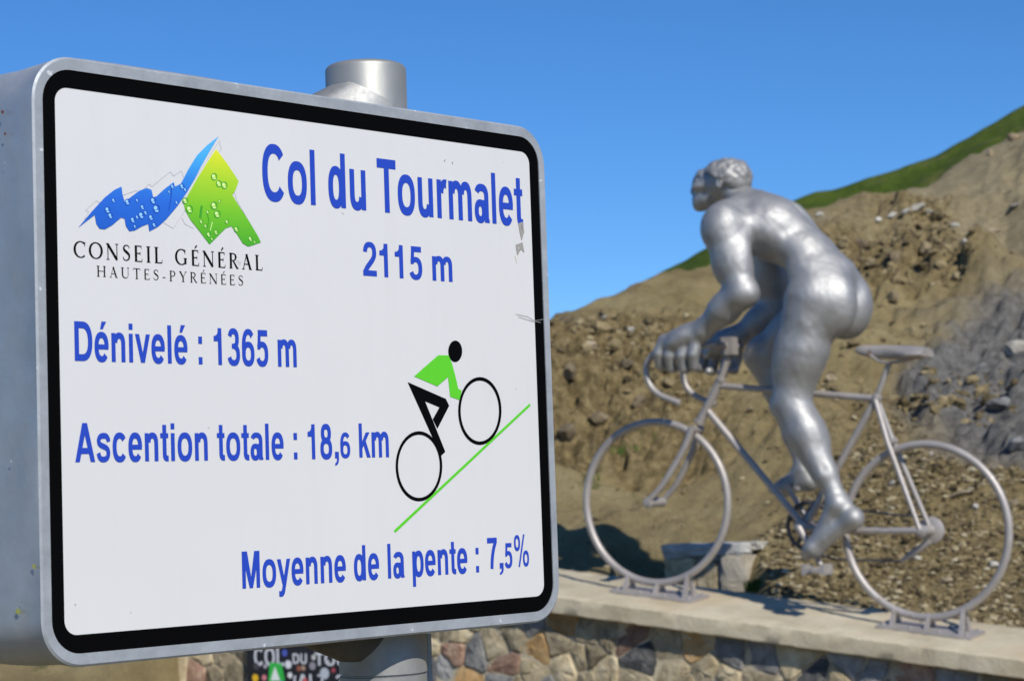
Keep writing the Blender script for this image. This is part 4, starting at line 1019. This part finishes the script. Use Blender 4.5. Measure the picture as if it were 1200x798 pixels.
words([('D\u00e9nivel\u00e9 : 1365 m', 87.5, 347.5, 422.8, 46.5)], 'blue line D\u00e9nivel\u00e9 : 1365 m')
words([('Ascention totale : 18', 88, 389.5, 541.5, 46), (',', 392.5, 397, 537, 40), ('6', 399, 410.5, 536.5, 30), ('km', 421, 455.8, 536, 40)], 'blue line Ascention totale : 18,6 km')
words([('Moyenne de la pente :', 284, 562, 689.5, 43.5), ('7', 571.6, 583, 666.5, 37), (',', 585.5, 590, 666, 34), ('5', 591.5, 600.5, 665.3, 29.5), ('%', 603, 620, 663.3, 36.5)], 'blue line Moyenne de la pente : 7,5%')
# the climbing cyclist pictogram
cq = lambda x, y: (440+x/3.07, 380+y/3.07)
lq = lambda x, y: (80+x/3.992, 150+y/3.992)
def disc(c, rx, ry, mb, lev, fr=cq, n=40, rin=0):
    if rin:
        o_ = [sg_(*fr(c[0]+rx*math.cos(6.28319*k/n), c[1]+ry*math.sin(6.28319*k/n))) for k in range(n)]; i_ = [sg_(*fr(c[0]+(rx-rin*.72)*math.cos(6.28319*k/n), c[1]+(ry-rin)*math.sin(6.28319*k/n))) for k in range(n)]
        y = YF-.0003-lev*.00012; mb.add([(p[0], y, p[2]) for p in o_+i_], [(k, (k+1) % n, n+(k+1) % n, n+k) for k in range(n)])
    else: flat([fr(c[0]+rx*math.cos(6.28319*k/n), c[1]+ry*math.sin(6.28319*k/n)) for k in range(n)], mb, lev)
def poly(pts, mat, lev, fr=cq, name='pictogram', label=None):
    mb = MB(); flat([fr(*p) for p in pts], mb, lev); return film(mb, name, mat, label)
mb = MB(); disc((286, 97), 25, 38.5, mb, 2); film(mb, 'rider_head', M['ink'])
poly([(138, 187), (225, 111), (262, 112), (274, 140), (285, 180), (291, 205), (297, 232), (309, 238), (302, 272), (268, 260), (263, 215), (260, 190), (222, 223)], M['green'], 2, name='rider_torso')
poly([(115, 208), (252, 268), (264, 293), (222, 375), (205, 341), (229, 298), (177, 276), (250, 458), (234, 473)], M['ink'], 3, name='rider_legs')
mb = MB(); disc((155.5, 510), 84, 126, mb, 2, rin=12.5); film(mb, 'rider_wheel', M['ink'])
mb = MB(); disc((374.5, 311.5), 78, 122, mb, 2, rin=12.5); film(mb, 'rider_wheel', M['ink'])
poly([(65, 741), (553, 285), (558, 292), (71, 749)], M['green'], 1, name='slope_line')
# emblem of the county council: blue zigzag and green summit with water drops
def grad(name, stops, sc=1.0):
    t = NT(name); tc = t.coord('Generated'); s_ = t.n('ShaderNodeSeparateXYZ'); t.l(tc, s_.inputs[0])
    return t.done(t.ramp(s_.outputs[2], stops), .4)
mbl = grad('emblem_blue', [(0, (.012, .10, .50)), (.30, (.02, .13, .60)), (.55, (.03, .22, .68)), (.8, (.06, .40, .80)), (1, (.10, .42, .80))])
mgr = grad('emblem_green', [(0, (.05, .36, .015)), (.35, (.16, .50, .015)), (.7, (.38, .62, .02)), (1, (.70, .72, .02))])
scrib = plain('emblem_grey_line', (.52, .53, .56), .5)
def sline(pts, wpx, mat, lev, fr=lq, name='emblem_line'):
    mb = MB(); Q = [A(*fr(*p)) for p in pts]
    for a, b in zip(Q[:-1], Q[1:]):
        d = unit(b-a); nn = A(-d[1], d[0])*wpx/2; flat([a-nn-d*.1, b-nn+d*.1, b+nn+d*.1, a+nn-d*.1], mb, lev); lev += .04
    return film(mb, name, mat)
sline([(80, 385), (130, 340), (145, 350), (215, 305), (240, 320), (320, 292), (325, 310), (378, 262), (390, 275), (475, 205), (492, 225), (528, 200), (540, 235), (560, 290), (590, 240), (705, 60), (715, 100), (640, 190), (560, 330), (530, 420), (545, 450), (585, 470)], .45, scrib, 1)
sline([(80, 385), (95, 392), (75, 425), (130, 400), (150, 440), (200, 425), (215, 440), (260, 415), (300, 450), (350, 440), (440, 440), (490, 470), (545, 385)], .45, scrib, 1)
sline([(720, 135), (790, 345), (850, 445), (880, 500)], .4, scrib, 1)
poly([(45, 467), (110, 390), (170, 325), (215, 290), (248, 275), (252, 310), (262, 345), (290, 325), (330, 295), (365, 282), (388, 290), (396, 325), (412, 320), (450, 285), (492, 254), (497, 275), (525, 262), (560, 195), (600, 130), (650, 80), (702, 40), (660, 110), (620, 180), (590, 240), (555, 300), (510, 365), (460, 425), (420, 462), (378, 485), (372, 450), (345, 460), (310, 480), (285, 484), (268, 460), (262, 425), (245, 420), (205, 455), (170, 475), (145, 472), (130, 450), (122, 408), (90, 432)], mbl, 2.5, lq, 'emblem_blue_ridge')
poly([(690, 100), (740, 165), (796, 250), (782, 290), (766, 315), (800, 370), (840, 430), (870, 480), (885, 505), (900, 535), (865, 548), (840, 555), (815, 540), (790, 500), (762, 460), (735, 470), (700, 505), (660, 545), (640, 520), (610, 480), (570, 430), (545, 385), (540, 360), (555, 320), (600, 240), (650, 160)], mgr, 2.5, lq, 'emblem_green_summit')
dkb, ltb, dkg, ltg = plain('drop_dark_blue', (.012, .07, .40), .3), plain('drop_light_blue', (.30, .60, .90), .3), plain('drop_dark_green', (.05, .31, .015), .3), plain('drop_light_green', (.62, .85, .30), .3)
def drops(L_, dk, lt, nm):
    for i, (x, y, q) in enumerate(L_):
        a, b = MB(), MB()
        disc((x, y), q*.85, q, a, 3.2+i*.05, lq, 18, rin=q*.35); disc((x-q*.2, y-q*.25), q*.4, q*.45, b, 4.5+i*.03, lq, 12)
        disc((x+q*.1, y+q*.45), q*.4, q*.22, b, 4.6+i*.03, lq, 12)
        na = len(a.f); a.add(b.v, b.f); o = film(a, nm, dk); o.data.materials.append(lt)
        for k_, p_ in enumerate(o.data.polygons): p_.material_index = 0 if k_ < na else 1
rr = np.random.default_rng(4)
drops([(210, 340, 11), (182, 385, 17), (195, 412, 15), (275, 348, 16), (320, 340, 9), (345, 372, 13), (340, 410, 18), (395, 342, 17), (410, 380, 21), (300, 432, 15), (385, 420, 15), (360, 398, 11), (320, 418, 10), (530, 275, 14), (545, 290, 10), (485, 275, 12), (400, 455, 12), (310, 462, 9), (470, 300, 8), (505, 350, 9)], dkb, ltb, 'water_drop')
drops([(680, 230, 18), (703, 262, 17), (728, 270, 18), (545, 342, 16), (565, 382, 20), (680, 365, 20), (695, 405, 19), (650, 395, 9), (785, 475, 14), (850, 520, 13), (690, 490, 12), (620, 440, 10), (655, 500, 13), (640, 460, 9), (705, 345, 8), (740, 440, 11), (670, 520, 8), (870, 535, 7)], dkg, ltg, 'water_drop')
sline([(468, 385), (478, 330), (482, 280)], 1.0, dkb, 5); sline([(615, 420), (622, 365)], 2.6, dkg, 5); sline([(650, 470), (655, 430), (648, 400)], .9, dkg, 5); sline([(662, 480), (672, 440)], .8, ltg, 5)
# narrow roman capitals for the council's name
def serif(ch):
    """strokes: (points, widths) in a box of height 1; advance width"""
    T, N = .135, .05; I = lambda x, a=0, b=1, w=T: ([(x, a), (x, b)], [w, w]); sf = lambda x, y, w=.13: ([(x-w, y), (x+w, y)], [.035, .035])
    def arc(cx, cz, rx, rz, a0, a1, n=20):
        P, W = [], []
        for k in range(n+1):
            a = math.radians(a0+(a1-a0)*k/n); P.append((cx+rx*math.cos(a), cz+rz*math.sin(a))); W.append(N+(T-N)*abs(math.cos(a))**1.5)
        return P, W
    D = {'C': (.74, [arc(.42, .5, .37, .48, 48, 312), ([(.68, .70), (.70, .97)], [.04, .04])]), 'O': (.88, [arc(.44, .5, .375, .48, 0, 360, 32)]),
         'N': (.84, [I(.13, w=N), I(.71, w=N), ([(.11, .98), (.71, .02)], [T, T]), sf(.11, .985, .09), sf(.13, .017, .10), sf(.71, .983, .10)]),
         'S': (.56, [([(.47, .78), (.45, .90), (.36, .965), (.25, .965), (.15, .90), (.11, .79), (.15, .67), (.27, .57), (.38, .48), (.46, .38), (.47, .22), (.41, .10), (.30, .035), (.18, .04), (.10, .11), (.07, .24)], [.04, .045, .05, .055, .08, .10, .12, .135, .135, .12, .10, .08, .055, .05, .045, .04])]),
         'E': (.60, [I(.15), ([(.1, .975), (.50, .975)], [N, N]), ([(.15, .52), (.42, .52)], [N, N]), ([(.1, .025), (.53, .025)], [N, N]), ([(.50, 1.0), (.50, .82)], [.035, .04]), ([(.42, .62), (.42, .42)], [.035, .035]), ([(.53, 0), (.55, .2)], [.035, .035])]),
         'I': (.34, [I(.17), sf(.17, .983), sf(.17, .017)]), 'L': (.58, [I(.16), sf(.16, .983), ([(.06, .025), (.52, .025)], [N, N]), ([(.52, 0), (.54, .22)], [.035, .035])]),
         'G': (.86, [arc(.42, .5, .37, .48, 48, 300), I(.68, .06, .42), sf(.68, .42, .11), ([(.66, .70), (.68, .97)], [.04, .04]), ([(.60, .085), (.70, .10)], [.05, .06])]),
         'R': (.72, [I(.16), sf(.16, .983, .11), sf(.16, .017, .11), ([(.16, .97), (.36, .97), (.48, .90), (.52, .76), (.48, .60), (.36, .52), (.16, .52)], [N, N, .09, T, .09, N, N]), ([(.32, .52), (.60, .03), (.70, .02)], [.09, .11, .04])]),
         'A': (.76, [([(.12, .0), (.37, .99)], [N, N]), ([(.36, 1.0), (.63, .0)], [T, T]), ([(.2, .34), (.54, .34)], [N, N]), sf(.12, .017, .10), sf(.64, .017, .11)]),
         'H': (.86, [I(.15), I(.70), ([(.15, .52), (.70, .52)], [N, N]), sf(.15, .983), sf(.15, .017), sf(.70, .983), sf(.70, .017)]),
         'U': (.84, [([(.16, 1), (.16, .32), (.22, .12), (.36, .03), (.50, .03), (.62, .12), (.67, .30), (.67, 1)], [T, T, .11, .07, .055, N, N, N]), sf(.16, .983), sf(.67, .983, .10)]),
         'T': (.70, [I(.35), ([(.05, .975), (.65, .975)], [N, N]), ([(.055, 1.0), (.045, .8)], [.035, .035]), ([(.645, 1.0), (.655, .8)], [.035, .035]), sf(.35, .017)]),
         'P': (.66, [I(.16), sf(.16, .983, .11), sf(.16, .017), ([(.16, .97), (.36, .97), (.50, .90), (.54, .74), (.50, .57), (.36, .48), (.16, .48)], [N, N, .09, T, .09, N, N])]),
         'Y': (.76, [([(.12, .99), (.39, .45)], [T, T]), ([(.66, .99), (.39, .45)], [N, N]), I(.39, 0, .5), sf(.13, .983, .11), sf(.65, .983, .09), sf(.39, .017)]),
         '-': (.42, [([(.08, .30), (.34, .30)], [.07, .07])]), ' ': (.45, [])}
    if ch == '\u00c9': w, S_ = D['E']; return w, S_+[([(.28, 1.10), (.42, 1.30)], [.05, .10])]
    return D[ch]
def roman(txt, xl, xr, yb, ch_px, track, thick, mat, name, label):
    a = sg_(xl, yb); b = sg_(xr, yb); c = sg_(xl, yb-ch_px); h = c[2]-a[2]; W = b[0]-a[0]
    tot = sum(serif(q)[0]+track for q in txt)-track; k = W/tot; x = 0; mb = MB(); lev = 0
    for q in txt:
        w, S_ = serif(q)
        for P, Wd in S_:
            P = [A(a[0]+(x+p[0])*k, a[2]+p[1]*h) for p in P]; V = []
            for i, p in enumerate(P):
                d = unit(P[min(i+1, len(P)-1)]-P[max(i-1, 0)]); nn = A(-d[1], d[0])*Wd[i]*h*.5*thick; yy = YF-.0004-lev*.000004
                V += [(p[0]-nn[0], yy, p[1]-nn[1]), (p[0]+nn[0], yy, p[1]+nn[1])]
            mb.add(V, [(2*i, 2*i+1, 2*i+3, 2*i+2) for i in range(len(P)-1)]); lev = (lev+1) % 9
        x += w+track
    o = mb.build(name, mat, sign); o['label'] = label
roman('CONSEIL G\u00c9N\u00c9RAL', 86.5, 307.5, 301.5, 19.3, .20, 1.25, M['ink'], 'emblem_lettering', 'black roman capitals CONSEIL G\u00c9N\u00c9RAL')
roman('HAUTES-PYR\u00c9N\u00c9ES', 113, 285, 324, 12.6, .26, 1.1, M['ink'], 'emblem_lettering', 'small black roman capitals HAUTES-PYR\u00c9N\u00c9ES')
# wear on the face: flaked vinyl by the last letter, a scratch, specks
for pts, mt in (([(607, 262), (612, 260), (614, 272), (611, 282), (609, 274)], 'chip'), ([(604, 287), (612, 284), (614, 296), (610, 292), (606, 300)], 'chip'), ([(606, 289), (611, 292), (607, 296)], 'scuff'), ([(603, 300), (608, 298), (605, 309)], 'scuff'), ([(609, 266), (612, 263), (612, 270)], 'scuff'),
                ([(520, 188), (522, 187), (521, 190)], 'chip'), ([(529, 190), (530.5, 190), (530, 193)], 'chip'), ([(400, 249), (403, 249.5), (402, 251)], 'scuff'), ([(87, 707), (88.6, 707), (88, 710)], 'chip')):
    mb = MB(); flat(pts, mb, 3); film(mb, 'worn_patch', M[mt])
for pts in ([(604, 368), (618, 371), (626, 376), (638, 374)], [(607, 371), (622, 376), (633, 378)]):
    sline(pts, .5, M['chip'], 6, lambda x, y: (x, y), 'scratch')

print('T', round(time.time()-T0, 1))
SD = Plane(SORG-SE*(XP*0)+SE*(x0-bx-lx), SN, SE)
lichen, rust = plain('yellow_lichen', (.42, .44, .10), .9), plain('rust_spot', (.20, .07, .035), .9)
for px, py, q, mt in ((39, 664, .0035, lichen), (20, 716, .0048, lichen), (2, 131, .003, rust), (5, 157, .0028, rust), (5, 191, .0016, M['scuff']), (12, 540, .002, M['scuff']), (24, 705, .0015, M['chip'])):
    p = SD.loc(px, py, -.0035); r_ = np.random.default_rng(px+3); mb = MB()
    mb.add([(x0-bx-lx-.0025, p[0]+q*r_.uniform(.5, 1.2)*math.cos(.7*k), p[2]+q*r_.uniform(.4, .9)*math.sin(.7*k)) for k in range(9)], [tuple(range(9))]); mb.build('stain', mt, sign)
# ------------------------------------------------------------ sticker-covered pass board on the wall
WF = FW+.03
bt = lambda px, py: BP.loc(px, py, WF)
c0, c1 = bt(290, 732), bt(492, 840)
board = empty('pass_sign', 'black pass name board covered in stickers on the wall behind the post', 'sign board', mat=BMAT @ Matrix.Translation(((c0[0]+c1[0])/2, WF, c1[2])))
ctr = A((c0[0]+c1[0])/2, WF, c1[2]); bf = lambda px, py: bt(px, py)-ctr
MB().box(A(0, -.0, (c0[2]-c1[2])/2), (abs(c0[0]-c1[0])/2, .018, (c0[2]-c1[2])/2)).build('panel', plain('board_black', (.012, .012, .016), .45), board)
wht = plain('board_white', (.62, .63, .66), .5)
words([('COL', 300, 335, 779, 21), ('DU', 345, 361.5, 777, 12), ('TOURMALET', 371, 486, 779, 15), ('(ALT. 2115)', 346, 440, 803, 14)], 'white words COL DU TOURMALET (ALT. 2115)', wht, frame=bf, y=.020, parent=board, sgn_y=1)
sc_ = lambda x, y: (270+x/4.8, 730+y/4.8)
STK = [(155, 240, 22, (.06, .06, .07)), (205, 240, 13, (.45, .42, .46)), (265, 122, 12, (.35, .06, .05)), (315, 165, 21, (.07, .10, .42)), (335, 230, 25, (.70, .72, .74)), (150, 306, 24, (.75, .45, .02)), (200, 304, 18, (.65, .22, .25)), (345, 290, 18, (.72, .72, .72)),
       (395, 252, 17, (.30, .10, .06)), (420, 250, 15, (.42, .28, .20)), (472, 238, 24, (.28, .26, .30)), (478, 190, 16, (.55, .55, .52)), (540, 280, 34, (.46, .50, .54)), (590, 262, 14, (.40, .07, .09)), (560, 215, 10, (.6, .6, .6)), (240, 330, 20, (.5, .5, .1)), (430, 320, 16, (.6, .1, .1)), (300, 340, 22, (.1, .3, .5)), (520, 350, 24, (.5, .2, .1)), (190, 370, 30, (.6, .6, .6)), (380, 380, 28, (.1, .35, .15))]
for i, (x, y, q, colr) in enumerate(STK):
    p = bf(*sc_(x, y)); rr_ = q/4.8/162; mb = MB()
    mb.add([(p[0]+rr_*math.cos(6.2832*k/16), .0205+i*.0002, p[2]+rr_*math.sin(6.2832*k/16)) for k in range(16)], [tuple(range(16))]); mb.build('sticker', plain('sticker_paint', colr, .5), board)
for pts, colr, y in (([(232, 218), (300, 225), (318, 320), (225, 330)], (.03, .45, .06), .0252), ([(262, 240), (292, 320), (238, 318)], (.75, .78, .75), .0256)):
    mb = MB(); mb.add([(q[0], y, q[2]) for q in (bf(*sc_(*p)) for p in pts)], [tuple(range(len(pts)))]); mb.build('sticker', plain('sticker_paint', colr, .5), board)
